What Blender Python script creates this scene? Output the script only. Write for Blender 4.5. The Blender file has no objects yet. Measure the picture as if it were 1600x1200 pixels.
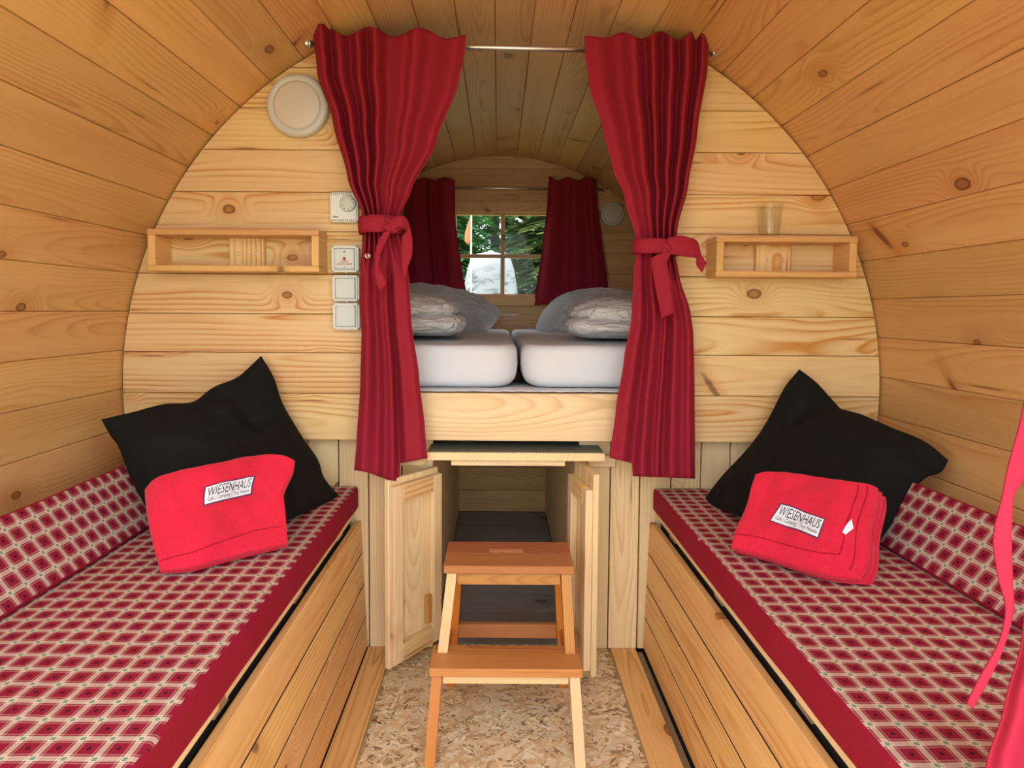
import bpy, bmesh, math, random
from mathutils import Vector, Matrix, noise as mnoise

# ------------------------------------------------------------------ camera
scene = bpy.context.scene
col = scene.collection
F_PX, PPX, PPY, CAM_H = 960.0, 778.0, 538.0, 1.042
PITCH, ROLL = math.radians(3.15), math.radians(0.37)
_fwd = Vector((0, math.cos(PITCH), -math.sin(PITCH)))
_up0 = Vector((0, math.sin(PITCH), math.cos(PITCH)))
_rt0 = Vector((1, 0, 0))
_rt = _rt0*math.cos(ROLL) + _up0*math.sin(ROLL)
_up = _up0*math.cos(ROLL) - _rt0*math.sin(ROLL)
CAM = Vector((0, 0, CAM_H))
cam_data = bpy.data.cameras.new('camera')
cam = bpy.data.objects.new('camera', cam_data)
col.objects.link(cam)
m = Matrix((_rt, _up, -_fwd)).transposed().to_4x4()
m.translation = CAM
cam.matrix_world = m
cam_data.sensor_width = 36.0
cam_data.lens = 36.0*F_PX/1600.0
cam_data.shift_x = (800.0-PPX)/1600.0
cam_data.shift_y = -(600.0-PPY)/1600.0
cam_data.clip_start = 0.02
cam_data.clip_end = 300
scene.camera = cam

# ------------------------------------------------------------------ light and exposure
world = bpy.data.worlds.new('sky')
scene.world = world
world.use_nodes = True
_bg = world.node_tree.nodes['Background']
_bg.inputs['Color'].default_value = (0.84, 0.93, 1.0, 1)
_bg.inputs['Strength'].default_value = 2.95
sun_data = bpy.data.lights.new('sun', 'SUN')
sun_data.energy = 3.0
sun_data.angle = math.radians(8)
sun_data.color = (1.0, 0.95, 0.86)
sun = bpy.data.objects.new('sun', sun_data)
col.objects.link(sun)
sun.rotation_euler = Vector((-0.55, 0.05, 0.85)).to_track_quat('Z', 'Y').to_euler()
sun.location = (0, 0, 12)
vs = scene.view_settings
vs.view_transform = 'Standard'
vs.look = 'None'
vs.gamma = 1.0
vs.use_curve_mapping = False
vs.exposure = 0.62

# ------------------------------------------------------------------ helpers
def at(px, py, Y):
    d = _rt*((px-PPX)/F_PX) + _up*((PPY-py)/F_PX) + _fwd
    return CAM + d*(Y/d.y)
def atz(px, py, z):
    d = _rt*((px-PPX)/F_PX) + _up*((PPY-py)/F_PX) + _fwd
    return CAM + d*((z-CAM_H)/d.z)

WM = {}          # world matrices by object name
def link(o, parent=None, M=None):
    col.objects.link(o)
    M = M or Matrix.Identity(4)
    if parent is not None:
        o.parent = parent
        o.matrix_parent_inverse = Matrix.Identity(4)
        o.matrix_basis = WM[parent.name].inverted() @ M
    else:
        o.matrix_basis = M
    WM[o.name] = M.copy()
    return o
def tag(o, label, cat, group=None):
    o['label'] = label; o['category'] = cat
    if group: o['group'] = group
    return o
def thing(name, loc, label, cat, group=None):
    o = bpy.data.objects.new(name, None)
    o.empty_display_size = 0.05
    link(o, None, Matrix.Translation(Vector(loc)))
    return tag(o, label, cat, group)
def struct_root(name, loc=(0, 0, 0), label=None):
    o = bpy.data.objects.new(name, None)
    o.empty_display_size = 0.05
    link(o, None, Matrix.Translation(Vector(loc)))
    o['kind'] = 'structure'
    if label: o['label'] = label
    return o
def frame(origin, X, Y):
    X = Vector(X).normalized(); Y = Vector(Y)
    Z = X.cross(Y).normalized(); Y = Z.cross(X).normalized()
    M = Matrix((X, Y, Z)).transposed().to_4x4()
    M.translation = Vector(origin)
    return M
def make(name, verts, faces, mat, parent=None, M=None, smooth=False, mats=None, fmat=None):
    """verts given in world space when M is None; they are stored relative to the parent's origin or their own base"""
    if M is None:
        if parent is not None:
            o0 = WM[parent.name].translation.copy()
        else:
            xs = [v[0] for v in verts]; ys = [v[1] for v in verts]; zs = [v[2] for v in verts]
            o0 = Vector(((min(xs)+max(xs))/2, (min(ys)+max(ys))/2, min(zs)))
        M = Matrix.Translation(o0)
        verts = [(v[0]-o0.x, v[1]-o0.y, v[2]-o0.z) for v in verts]
    me = bpy.data.meshes.new(name)
    me.from_pydata([tuple(v) for v in verts], [], faces)
    for mm in (mats or [mat]): me.materials.append(mm)
    if fmat:
        for p, i in zip(me.polygons, fmat): p.material_index = i
    if smooth:
        me.polygons.foreach_set('use_smooth', [True]*len(me.polygons))
    me.update()
    return link(bpy.data.objects.new(name, me), parent, M)
def from_bm(name, bm, mat, parent=None, M=None, smooth=False, mats=None):
    bmesh.ops.recalc_face_normals(bm, faces=bm.faces)
    me = bpy.data.meshes.new(name)
    bm.to_mesh(me); bm.free()
    for mm in (mats or [mat]): me.materials.append(mm)
    if smooth: me.polygons.foreach_set('use_smooth', [True]*len(me.polygons))
    return link(bpy.data.objects.new(name, me), parent, M)
_pc = {}
def plank_mesh(name, L, W, T, mat, bev):
    key = (round(L, 4), round(W, 4), round(T, 4), mat.name, bev)
    if key in _pc: return _pc[key]
    bm = bmesh.new()
    bmesh.ops.create_cube(bm, size=1.0)
    bmesh.ops.scale(bm, vec=(L, W, T), verts=bm.verts)
    if bev: bmesh.ops.bevel(bm, geom=list(bm.edges), offset=bev, segments=1, affect='EDGES')
    me = bpy.data.meshes.new(name)
    bm.to_mesh(me); bm.free()
    me.materials.append(mat)
    _pc[key] = me
    return me
def plank(name, c, X, Y, L, W, T, mat, parent=None, bev=0.0015):
    """board: length L along X, width W along Y, thickness T; c = centre (world)"""
    return link(bpy.data.objects.new(name, plank_mesh(name, L, W, T, mat, bev)), parent, frame(c, X, Y))
def box(name, lo, hi, mat, parent=None, bev=0.0015, axis=None):
    """axis-aligned board whose grain follows its longest side"""
    lo, hi = Vector(lo), Vector(hi)
    d = hi-lo; c = (lo+hi)/2
    order = sorted(range(3), key=lambda i: -d[i])
    if axis is not None:
        order.remove(axis); order = [axis]+order
    ax = [Vector((1, 0, 0)), Vector((0, 1, 0)), Vector((0, 0, 1))]
    return plank(name, c, ax[order[0]], ax[order[1]], d[order[0]], d[order[1]], d[order[2]], mat, parent, bev)
def prism(name, pts, T, M, mat, parent=None, bev=0.0015):
    """2-D outline in the local XY plane of M, extruded T along local -Z"""
    bm = bmesh.new()
    a = [bm.verts.new((x, y, 0)) for x, y in pts]
    b = [bm.verts.new((x, y, -T)) for x, y in pts]
    n = len(pts)
    bm.faces.new(a); bm.faces.new(b[::-1])
    for i in range(n): bm.faces.new((a[i], b[i], b[(i+1) % n], a[(i+1) % n]))
    bmesh.ops.recalc_face_normals(bm, faces=bm.faces)
    if bev:
        es = [e for e in bm.edges if abs(e.verts[0].co.z) < 1e-6 and abs(e.verts[1].co.z) < 1e-6]
        bmesh.ops.bevel(bm, geom=es, offset=bev, segments=1, affect='EDGES')
    return from_bm(name, bm, mat, parent, M)
def lathe(name, prof, c, axis, mat, parent=None, n=40, smooth=True):
    """prof = [(radius, height along axis)]"""
    axis = Vector(axis).normalized()
    u = axis.orthogonal().normalized(); w = axis.cross(u)
    V, Fc = [], []
    c = Vector(c)
    for r, h in prof:
        for k in range(n):
            a = 2*math.pi*k/n
            V.append(c+axis*h+(u*math.cos(a)+w*math.sin(a))*r)
    for i in range(len(prof)-1):
        for k in range(n):
            k2 = (k+1) % n
            Fc.append((i*n+k, i*n+k2, (i+1)*n+k2, (i+1)*n+k))
    if prof[0][0] > 1e-5: Fc.append(tuple(range(n-1, -1, -1)))
    if prof[-1][0] > 1e-5: Fc.append(tuple(range((len(prof)-1)*n, len(prof)*n)))
    o = make(name, V, Fc, mat, parent, None, smooth)
    if smooth:
        for p in o.data.polygons:
            if len(p.vertices) > 4: p.use_smooth = False
    return o
def rod_between(name, a, b, r, mat, parent=None, n=16):
    a, b = Vector(a), Vector(b)
    return lathe(name, [(r, 0), (r, (b-a).length)], a, b-a, mat, parent, n)
def catmull(pts, n):
    pts = [Vector(p) for p in pts]
    d = [0.0]
    for i in range(1, len(pts)): d.append(d[-1]+max((pts[i]-pts[i-1]).length, 1e-6))
    out = []
    for k in range(n):
        s = d[-1]*k/(n-1)
        i = 0
        while i < len(pts)-2 and s > d[i+1]: i += 1
        t = (s-d[i])/(d[i+1]-d[i])
        p1, p2 = pts[i], pts[i+1]
        p0 = pts[i-1] if i > 0 else p1*2-p2
        p3 = pts[i+2] if i+2 < len(pts) else p2*2-p1
        out.append(0.5*((2*p1)+(p2-p0)*t+(2*p0-5*p1+4*p2-p3)*t*t+(3*p1-p0-3*p2+p3)*t**3))
    return out
def lerp(a, b, t): return a+(b-a)*t
def smooth01(t):
    t = max(0.0, min(1.0, t)); return t*t*(3-2*t)

# ------------------------------------------------------------------ materials
class NT:
    def __init__(s, name):
        s.m = bpy.data.materials.new(name); s.m.use_nodes = True
        s.t = s.m.node_tree
        s.b = s.t.nodes['Principled BSDF']
    def n(s, typ, **kw):
        nd = s.t.nodes.new(typ)
        for k, v in kw.items(): setattr(nd, k, v)
        return nd
    def put(s, sock, v):
        if hasattr(v, 'is_output'): s.t.links.new(v, sock)
        else: sock.default_value = v
    def math(s, op, a, b=None, c=None, clamp=False):
        nd = s.n('ShaderNodeMath', operation=op); nd.use_clamp = clamp
        s.put(nd.inputs[0], a)
        if b is not None: s.put(nd.inputs[1], b)
        if c is not None: s.put(nd.inputs[2], c)
        return nd.outputs[0]
    def xyz(s, x, y, z):
        nd = s.n('ShaderNodeCombineXYZ')
        for i, v in enumerate((x, y, z)): s.put(nd.inputs[i], v)
        return nd.outputs[0]
    def noise(s, vec, scale, detail=2.0, rough=0.5, dist=0.0):
        nd = s.n('ShaderNodeTexNoise')
        s.put(nd.inputs['Vector'], vec)
        nd.inputs['Scale'].default_value = scale; nd.inputs['Detail'].default_value = detail
        nd.inputs['Roughness'].default_value = rough; nd.inputs['Distortion'].default_value = dist
        return nd.outputs['Fac']
    def step(s, v, a, b, lo=0.0, hi=1.0):
        nd = s.n('ShaderNodeMapRange', interpolation_type='SMOOTHSTEP')
        s.put(nd.inputs[0], v)
        for i, q in ((1, a), (2, b), (3, lo), (4, hi)): s.put(nd.inputs[i], q)
        return nd.outputs[0]
    def mix(s, f, a, b, mode='MIX'):
        nd = s.n('ShaderNodeMix', data_type='RGBA', blend_type=mode)
        s.put(nd.inputs[0], f)
        for i, q in ((6, a), (7, b)):
            if not hasattr(q, 'is_output') and len(q) == 3: q = (*q, 1)
            s.put(nd.inputs[i], q)
        return nd.outputs[2]
    def ramp(s, f, stops, interp='LINEAR'):
        nd = s.n('ShaderNodeValToRGB')
        cr = nd.color_ramp; cr.interpolation = interp
        while len(cr.elements) < len(stops): cr.elements.new(0.5)
        for e, (p, c) in zip(cr.elements, stops):
            e.position = p
            e.color = (c, c, c, 1) if not hasattr(c, '__len__') else (*c, 1)
        s.put(nd.inputs[0], f)
        return nd.outputs[0]
    def bump(s, h, strength=0.2, dist=0.002):
        nd = s.n('ShaderNodeBump')
        nd.inputs['Strength'].default_value = strength; nd.inputs['Distance'].default_value = dist
        s.put(nd.inputs['Height'], h)
        s.t.links.new(nd.outputs[0], s.b.inputs['Normal'])
    def set(s, **kw):
        for k, v in kw.items(): s.put(s.b.inputs[k.replace('_', ' ')], v)
    def coords(s):
        tc = s.n('ShaderNodeTexCoord')
        sp = s.n('ShaderNodeSeparateXYZ')
        s.t.links.new(tc.outputs['Object'], sp.inputs[0])
        return tc.outputs['Object'], sp.outputs[0], sp.outputs[1], sp.outputs[2]

def pine(name, light, dark, knotc, ring=0.0095, kd=0.45, rough=0.42, amp=0.75, stain=0.35, var=0.10, kscale=1.0):
    g = NT(name)
    _, x, y, z = g.coords()
    rnd = g.n('ShaderNodeObjectInfo').outputs['Random']
    r2 = g.math('FRACT', g.math('MULTIPLY', rnd, 17.31))
    r3 = g.math('FRACT', g.math('MULTIPLY', rnd, 91.73))
    xo = g.math('MULTIPLY_ADD', rnd, 53.0, x)
    low = g.noise(g.xyz(g.math('MULTIPLY', xo, 1.1), g.math('MULTIPLY', r2, 31.0), 0.0), 1.0, 1.0)
    wob = g.noise(g.xyz(g.math('MULTIPLY', xo, 2.2), g.math('MULTIPLY', y, 9.0), g.math('MULTIPLY', r3, 9.0)), 1.0, 2.0)
    fine = g.noise(g.xyz(g.math('MULTIPLY', xo, 9.0), g.math('MULTIPLY', y, 45.0), g.math('MULTIPLY', z, 45.0)), 1.0, 2.0)
    # distance from the heart of the log this board was sawn from
    dy = g.math('ADD', y, g.math('MULTIPLY', g.math('SUBTRACT', r2, 0.5), 0.11))
    dy = g.math('ADD', dy, g.math('MULTIPLY', g.math('SUBTRACT', wob, 0.5), 0.035))
    dz = g.math('ADD', z, g.math('MULTIPLY_ADD', r3, 0.03, 0.012))
    dz = g.math('ADD', dz, g.math('MULTIPLY', g.math('SUBTRACT', low, 0.5), 0.16))
    r = g.math('SQRT', g.math('ADD', g.math('MULTIPLY', dy, dy), g.math('MULTIPLY', dz, dz)))
    # knots
    vo = g.n('ShaderNodeTexVoronoi', voronoi_dimensions='2D', feature='F1')
    g.put(vo.inputs['Vector'], g.xyz(g.math('MULTIPLY', xo, 3.4/kscale), g.math('MULTIPLY_ADD', r2, 20.0, g.math('MULTIPLY', y, 5.2/kscale)), 0.0))
    vo.inputs['Scale'].default_value = 1.0
    d = vo.outputs['Distance']
    cs = g.n('ShaderNodeSeparateColor'); g.t.links.new(vo.outputs['Color'], cs.inputs[0])
    keep = g.math('GREATER_THAN', cs.outputs[0], 1.0-kd)
    d2 = g.math('ADD', d, g.math('MULTIPLY', g.math('SUBTRACT', fine, 0.5), 0.03))
    kr = g.math('MULTIPLY_ADD', cs.outputs[1], 0.045, 0.022)
    k = g.math('MULTIPLY', g.step(d2, kr, g.math('MULTIPLY', kr, 1.35), 1.0, 0.0), keep)
    halo = g.math('MULTIPLY', g.step(d, 0.03, 0.36, 1.0, 0.0), keep)
    r = g.math('ADD', r, g.math('MULTIPLY', g.math('MULTIPLY', halo, halo), 0.045))
    r = g.math('ADD', r, g.math('MULTIPLY', fine, 0.0022))
    t = g.math('FRACT', g.math('ADD', g.math('DIVIDE', r, ring), g.math('MULTIPLY', wob, 1.4)))
    line = g.ramp(t, [(0.0, 0.10), (0.25, 0.0), (0.62, 0.35), (0.86, 1.0), (0.95, 0.55), (1.0, 0.10)])
    fib = g.noise(g.xyz(g.math('MULTIPLY', xo, 5.0), g.math('MULTIPLY', y, 230.0), g.math('MULTIPLY', z, 230.0)), 1.0, 1.0)
    mod = g.noise(g.xyz(g.math('MULTIPLY', xo, 1.6), g.math('MULTIPLY', y, 14.0), g.math('MULTIPLY', r2, 7.0)), 1.0, 2.0)
    f = g.math('MULTIPLY', line, g.math('MULTIPLY', g.step(mod, 0.36, 0.64, 0.12, 1.0), amp))
    c = g.mix(f, light, dark)
    st = g.step(g.noise(g.xyz(g.math('MULTIPLY', xo, 0.9), g.math('MULTIPLY', y, 12.0), g.math('MULTIPLY', r3, 13.0)), 1.0, 3.0), 0.42, 0.75, 0.0, stain)
    c = g.mix(st, c, dark)
    c = g.mix(g.math('MULTIPLY', g.math('MULTIPLY', halo, halo), 0.40), c, dark)
    kring = g.math('FRACT', g.math('MULTIPLY', d2, 70.0))
    kin = g.step(d2, g.math('MULTIPLY', kr, 0.55), g.math('MULTIPLY', kr, 0.95), 1.0, 0.0)
    kc = g.mix(g.math('MULTIPLY', g.math('MULTIPLY_ADD', kring, 0.5, 0.35), kin), knotc, dark)
    c = g.mix(g.math('MULTIPLY', k, 0.92), c, kc)
    # spike knots lying across the grain and thin resin cracks along it
    for sx, sk, sy, lim, rad, strg in ((7.5, 5.0, 2.3, 0.90 if kd else 2.0, 0.075, 0.80), (1.5, 0.0, 34.0, 0.93 if kd else 2.0, 0.055, 0.75)):
        v2 = g.n('ShaderNodeTexVoronoi', voronoi_dimensions='2D', feature='F1')
        g.put(v2.inputs['Vector'], g.xyz(g.math('ADD', g.math('MULTIPLY', xo, sx), g.math('MULTIPLY', y, sk)), g.math('MULTIPLY_ADD', r3, 30.0, g.math('MULTIPLY', y, sy)), 0.0))
        v2.inputs['Scale'].default_value = 1.0
        c2 = g.n('ShaderNodeSeparateColor'); g.t.links.new(v2.outputs['Color'], c2.inputs[0])
        dd = g.math('ADD', v2.outputs['Distance'], g.math('MULTIPLY', g.math('SUBTRACT', fine, 0.5), 0.10))
        core = g.math('MULTIPLY', g.step(dd, rad*0.6, rad*1.5, 1.0, 0.0), g.math('GREATER_THAN', c2.outputs[0], lim))
        rim = g.math('MULTIPLY', g.step(dd, rad, rad*5.0, 0.45, 0.0), g.math('GREATER_THAN', c2.outputs[0], lim))
        c = g.mix(rim, c, dark)
        c = g.mix(g.math('MULTIPLY', core, strg), c, knotc)
    c = g.mix(g.math('MULTIPLY', g.math('SUBTRACT', 1.0, fib), 0.22), c, dark)
    br = g.math('MULTIPLY_ADD', g.math('SUBTRACT', r3, 0.5), 2*var, 1.0)
    hs = g.n('ShaderNodeHueSaturation')
    g.put(hs.inputs['Hue'], g.math('MULTIPLY_ADD', g.math('SUBTRACT', r2, 0.5), 0.014, 0.5))
    g.put(hs.inputs['Value'], br); g.put(hs.inputs['Color'], c)
    g.set(Base_Color=hs.outputs[0], Roughness=rough)
    g.b.inputs['Specular IOR Level'].default_value = 0.35
    g.bump(g.math('ADD', g.math('MULTIPLY', line, 0.5), fib), 0.10, 0.001)
    return g.m

def fabric(name, c, rough=0.85, var=0.25, weave=900.0, bstr=0.25, sheen=0.0, trans=0.0):
    g = NT(name)
    v, x, y, z = g.coords()
    a = g.noise(v, weave*0.35, 2.0)
    b = g.noise(v, 14.0, 3.0)
    c2 = tuple(q*(1-var) for q in c); c3 = tuple(min(1, q*(1+var*0.6)) for q in c)
    cc = g.mix(a, c2, c3)
    cc = g.mix(g.math('MULTIPLY', b, 0.25), cc, c2)
    g.set(Base_Color=cc, Roughness=rough, Sheen_Weight=sheen)
    g.b.inputs['Specular IOR Level'].default_value = 0.15
    g.bump(a, bstr, 0.001)
    if trans:
        tr = g.n('ShaderNodeBsdfTranslucent'); tr.inputs[0].default_value = (*c, 1)
        mx = g.n('ShaderNodeMixShader'); mx.inputs[0].default_value = trans
        g.t.links.new(g.b.outputs[0], mx.inputs[1]); g.t.links.new(tr.outputs[0], mx.inputs[2])
        out = [n for n in g.t.nodes if n.type == 'OUTPUT_MATERIAL'][0]
        g.t.links.new(mx.outputs[0], out.inputs[0])
    return g.m
def plain(name, c, rough=0.5, metal=0.0, spec=0.5):
    g = NT(name)
    v, x, y, z = g.coords()
    n = g.noise(v, 60.0, 3.0)
    g.set(Base_Color=g.mix(g.math('MULTIPLY', n, 0.12), c, tuple(q*0.8 for q in c)), Roughness=rough, Metallic=metal)
    g.b.inputs['Specular IOR Level'].default_value = spec
    return g.m
def plaid(name, P=0.036):
    g = NT(name)
    v, x, y, z = g.coords()
    wob = g.noise(v, 9.0, 1.0)
    w2 = g.math('MULTIPLY', g.math('SUBTRACT', wob, 0.5), 0.006)
    u = g.math('FRACT', g.math('DIVIDE', g.math('ADD', x, w2), P))
    w = g.math('FRACT', g.math('DIVIDE', g.math('SUBTRACT', y, w2), P))
    stops = [(0.0, 0.0), (0.27, 0.17), (0.325, 0.02), (0.385, 0.44), (0.615, 0.02), (0.675, 0.17), (0.73, 0.0)]
    cu = g.ramp(u, stops, 'CONSTANT'); cw = g.ramp(w, stops, 'CONSTANT')
    cov = g.math('SUBTRACT', 1.0, g.math('MULTIPLY', g.math('SUBTRACT', 1.0, cu), g.math('SUBTRACT', 1.0, cw)))
    cov = g.math('MULTIPLY_ADD', g.math('MULTIPLY', cu, cw), 1.7, cov, clamp=True)
    fine = g.noise(v, 700.0, 1.0)
    red = g.mix(fine, (0.21, 0.007, 0.024), (0.33, 0.014, 0.042))
    c = g.mix(cov, red, (0.88, 0.82, 0.64))
    gp = [(0.0, 0.0), (0.41, 1.0), (0.59, 0.0)]
    gr = g.math('MULTIPLY', g.ramp(u, gp, 'CONSTANT'), g.ramp(w, gp, 'CONSTANT'))
    c = g.mix(g.math('MULTIPLY', gr, 0.85), c, (0.08, 0.24, 0.14))
    thin = g.math('MAXIMUM', g.ramp(u, [(0.0, 0.0), (0.485, 1.0), (0.515, 0.0)], 'CONSTANT'), g.ramp(w, [(0.0, 0.0), (0.485, 1.0), (0.515, 0.0)], 'CONSTANT'))
    c = g.mix(g.math('MULTIPLY', thin, 0.18), c, (0.20, 0.12, 0.08))
    a = g.math('ABSOLUTE', g.math('SUBTRACT', g.math('FRACT', g.math('ADD', u, 0.5)), 0.5))
    b = g.math('ABSOLUTE', g.math('SUBTRACT', g.math('FRACT', g.math('ADD', w, 0.5)), 0.5))
    dot = g.math('LESS_THAN', g.math('ADD', a, b), 0.10)
    c = g.mix(g.math('MULTIPLY', dot, 0.85), c, (0.012, 0.008, 0.012))
    g.set(Base_Color=c, Roughness=0.85)
    g.b.inputs['Specular IOR Level'].default_value = 0.15
    g.bump(g.math('ADD', fine, g.math('MULTIPLY', g.noise(v, 14.0, 2.0), 6.0)), 0.25, 0.001)
    return g.m

KN = (0.13, 0.045, 0.018)
M_STAVE = pine('stave_pine', (0.755, 0.45, 0.18), (0.49, 0.195, 0.048), KN, kd=0.26, amp=0.60, stain=0.28, var=0.10)
M_WALL = pine('partition_pine', (0.83, 0.60, 0.295), (0.58, 0.235, 0.045), KN, ring=0.014, kd=0.50, amp=1.0, stain=0.22, var=0.06)
M_PALE = pine('pale_pine', (0.86, 0.66, 0.37), (0.62, 0.36, 0.145), KN, ring=0.010, kd=0.22, amp=0.60, stain=0.20, var=0.08)
M_BENCH = pine('bench_pine', (0.85, 0.53, 0.215), (0.55, 0.225, 0.05), KN, ring=0.012, kd=0.36, amp=0.85, stain=0.30, var=0.08)
M_FAR = pine('rear_wall_pine', (0.72, 0.44, 0.19), (0.45, 0.21, 0.07), KN, kd=0.4, amp=0.7)
M_SHELF = pine('shelf_pine', (0.76, 0.46, 0.17), (0.52, 0.24, 0.06), KN, ring=0.007, kd=0.25, amp=0.55)
M_GREYWOOD = pine('weathered_end_grain', (0.34, 0.24, 0.14), (0.20, 0.13, 0.07), KN, ring=0.004, kd=0.0, amp=0.6)
M_BEECH = pine('oiled_beech', (0.62, 0.285, 0.08), (0.34, 0.11, 0.022), KN, ring=0.006, kd=0.0, amp=0.8, stain=0.5, rough=0.38, var=0.14)
M_BEECHRED = pine('reddish_beech', (0.50, 0.19, 0.075), (0.28, 0.08, 0.028), KN, ring=0.005, kd=0.0, amp=0.85, stain=0.55, rough=0.35, var=0.14)
M_BEECHPALE = pine('pale_beech', (0.80, 0.58, 0.30), (0.62, 0.38, 0.16), KN, ring=0.006, kd=0.0, amp=0.4, rough=0.4, var=0.05)
M_BEECHDARK = pine('orange_beech', (0.62, 0.21, 0.03), (0.42, 0.115, 0.015), KN, ring=0.006, kd=0.0, amp=0.4, rough=0.38, var=0.05)
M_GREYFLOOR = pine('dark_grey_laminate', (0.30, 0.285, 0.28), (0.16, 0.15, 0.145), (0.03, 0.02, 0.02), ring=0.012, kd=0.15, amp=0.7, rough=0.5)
M_CURTAIN = fabric('dark_red_curtain', (0.335, 0.019, 0.038), var=0.22, trans=0.05)
M_RIBBON = fabric('dark_red_ribbon', (0.335, 0.019, 0.038), var=0.2)
M_FRONTCURT = fabric('pinkish_red_curtain', (0.50, 0.025, 0.060), var=0.2, trans=0.10)
M_FLEECE = fabric('red_fleece', (0.70, 0.018, 0.050), var=0.20, weave=420, bstr=0.5, sheen=0.15)
M_STITCH = fabric('dark_red_thread', (0.40, 0.008, 0.02))
M_BLACK = fabric('black_cotton', (0.0095, 0.0098, 0.0090), var=0.3)
M_BURG = fabric('burgundy_cloth', (0.30, 0.010, 0.030), var=0.2)
M_PLAID = plaid('red_plaid_cloth')
M_WHITE = fabric('white_bed_linen', (0.74, 0.75, 0.785), var=0.06, bstr=0.15)
def linen(name, c):
    g = NT(name)
    v, x, y, z = g.coords()
    w = g.noise(g.xyz(g.math('MULTIPLY', x, 9.0), g.math('MULTIPLY', y, 26.0), g.math('MULTIPLY', z, 30.0)), 1.0, 3.0, 0.55, 1.6)
    rg = g.math('SUBTRACT', 1.0, g.math('MULTIPLY', g.math('ABSOLUTE', g.math('SUBTRACT', w, 0.5)), 4.0), clamp=True)
    g.set(Base_Color=g.mix(g.noise(v, 8.0, 2.0), c, tuple(q*0.92 for q in c)), Roughness=0.9)
    g.b.inputs['Specular IOR Level'].default_value = 0.1
    g.bump(g.math('ADD', rg, g.math('MULTIPLY', w, 1.2)), 0.75, 0.012)
    return g.m
M_LINEN = linen('creased_white_cotton', (0.72, 0.71, 0.72))
M_PLASTIC = plain('white_plastic', (0.74, 0.75, 0.70), 0.35)
M_PLASTIC2 = plain('pale_grey_plastic', (0.62, 0.66, 0.60), 0.4)
M_LINE = plain('grey_plastic_joint', (0.22, 0.25, 0.22), 0.6)
M_METAL = plain('brushed_aluminium', (0.62, 0.62, 0.62), 0.32, 1.0)
M_BRASS = plain('silver_eyelet', (0.70, 0.62, 0.50), 0.3, 1.0)
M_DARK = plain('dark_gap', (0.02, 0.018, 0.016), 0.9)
M_LAMP = plain('opal_lamp_cover', (0.64, 0.56, 0.47), 0.35)
M_LAMPRING = plain('white_lamp_ring', (0.60, 0.58, 0.54), 0.4)
M_TABLE = plain('dark_grey_green_board', (0.15, 0.165, 0.135), 0.5)
M_LABEL = fabric('white_label', (0.80, 0.80, 0.84), var=0.08)
M_INK = plain('dark_ink', (0.035, 0.035, 0.05), 0.8)
M_INKBLUE = plain('dark_blue_edge', (0.05, 0.03, 0.09), 0.8)
M_REDINK = plain('red_ink', (0.42, 0.015, 0.03), 0.6)
M_SHELL = plain('dark_seal_shell', (0.05, 0.045, 0.04), 0.9)

def glass_mat(name, tint, lo, hi):
    g = NT(name)
    tr = g.n('ShaderNodeBsdfTransparent'); tr.inputs[0].default_value = (*tint, 1)
    gl = g.n('ShaderNodeBsdfGlossy'); gl.inputs['Roughness'].default_value = 0.03
    lw = g.n('ShaderNodeLayerWeight'); lw.inputs[0].default_value = 0.5
    mx = g.n('ShaderNodeMixShader')
    f = g.math('POWER', lw.outputs['Facing'], 3.0)
    g.t.links.new(g.math('MULTIPLY_ADD', f, hi-lo, lo), mx.inputs[0])
    g.t.links.new(tr.outputs[0], mx.inputs[1]); g.t.links.new(gl.outputs[0], mx.inputs[2])
    out = [n for n in g.t.nodes if n.type == 'OUTPUT_MATERIAL'][0]
    g.t.links.new(mx.outputs[0], out.inputs[0])
    return g.m
M_PANE = glass_mat('window_glass', (0.98, 0.99, 0.98), 0.006, 0.5)
M_TUMBLER = glass_mat('drinking_glass', (0.965, 0.97, 0.96), 0.05, 0.45)

# ------------------------------------------------------------------ the barrel
CX, CZ, R = 0.0103, 0.802, 1.107
YP = 1.78          # front of the partition
YF = 3.52          # face of the rear wall
Y0 = 0.15         # open entrance
YEND = 3.515
def circ_x(z, side, r=R-0.004):
    return CX + side*math.sqrt(max(r*r-(z-CZ)**2, 0.0))

ceil_ = struct_root('ceiling', (CX, 1.7, CZ+R), 'curved pine stave vault of the barrel cabin')
wl = struct_root('wall_left', (CX-R, 1.7, CZ), 'curved pine stave wall above the left bench')
wr = struct_root('wall_right', (CX+R, 1.7, CZ), 'curved pine stave wall above the right bench')
rng = random.Random(4)
STEP = 5.9
for k in range(-18, 30):
    a0 = math.radians(55.9+STEP*k); a1 = a0+math.radians(STEP)
    am = (a0+a1)/2
    if CZ+R*math.sin(am) < -0.06: continue
    n = Vector((math.cos(am), 0, math.sin(am)))
    W = 2*R*math.tan(math.radians(STEP)/2)-0.0006
    T = 0.028
    jig = rng.uniform(-0.0012, 0.0012)
    c = Vector((CX, (Y0+YEND)/2, CZ))+n*(R+T/2+jig)
    deg = math.degrees(am)
    par = wr if deg < 32 else (wl if deg > 150 else ceil_)
    tang = Vector((-math.sin(am), 0, math.cos(am)))
    # length runs along Y; local +Z points into the room
    Mx = frame(c, (0, 1, 0), tang)
    if (Mx.to_3x3() @ Vector((0, 0, 1))).dot(n) > 0: Mx = frame(c, (0, 1, 0), -tang)
    link(bpy.data.objects.new('stave', plank_mesh('stave', YEND-Y0, W, T, M_STAVE, 0.0022)), par, Mx)
V, Fc = [], []
nseg = 72
for i in range(nseg+1):
    a = math.radians(-50+280*i/nseg)
    for rr in (R+0.047, R+0.07):
        for yy in (Y0, YEND+0.048):
            V.append((CX+rr*math.cos(a), yy, CZ+rr*math.sin(a)))
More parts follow.
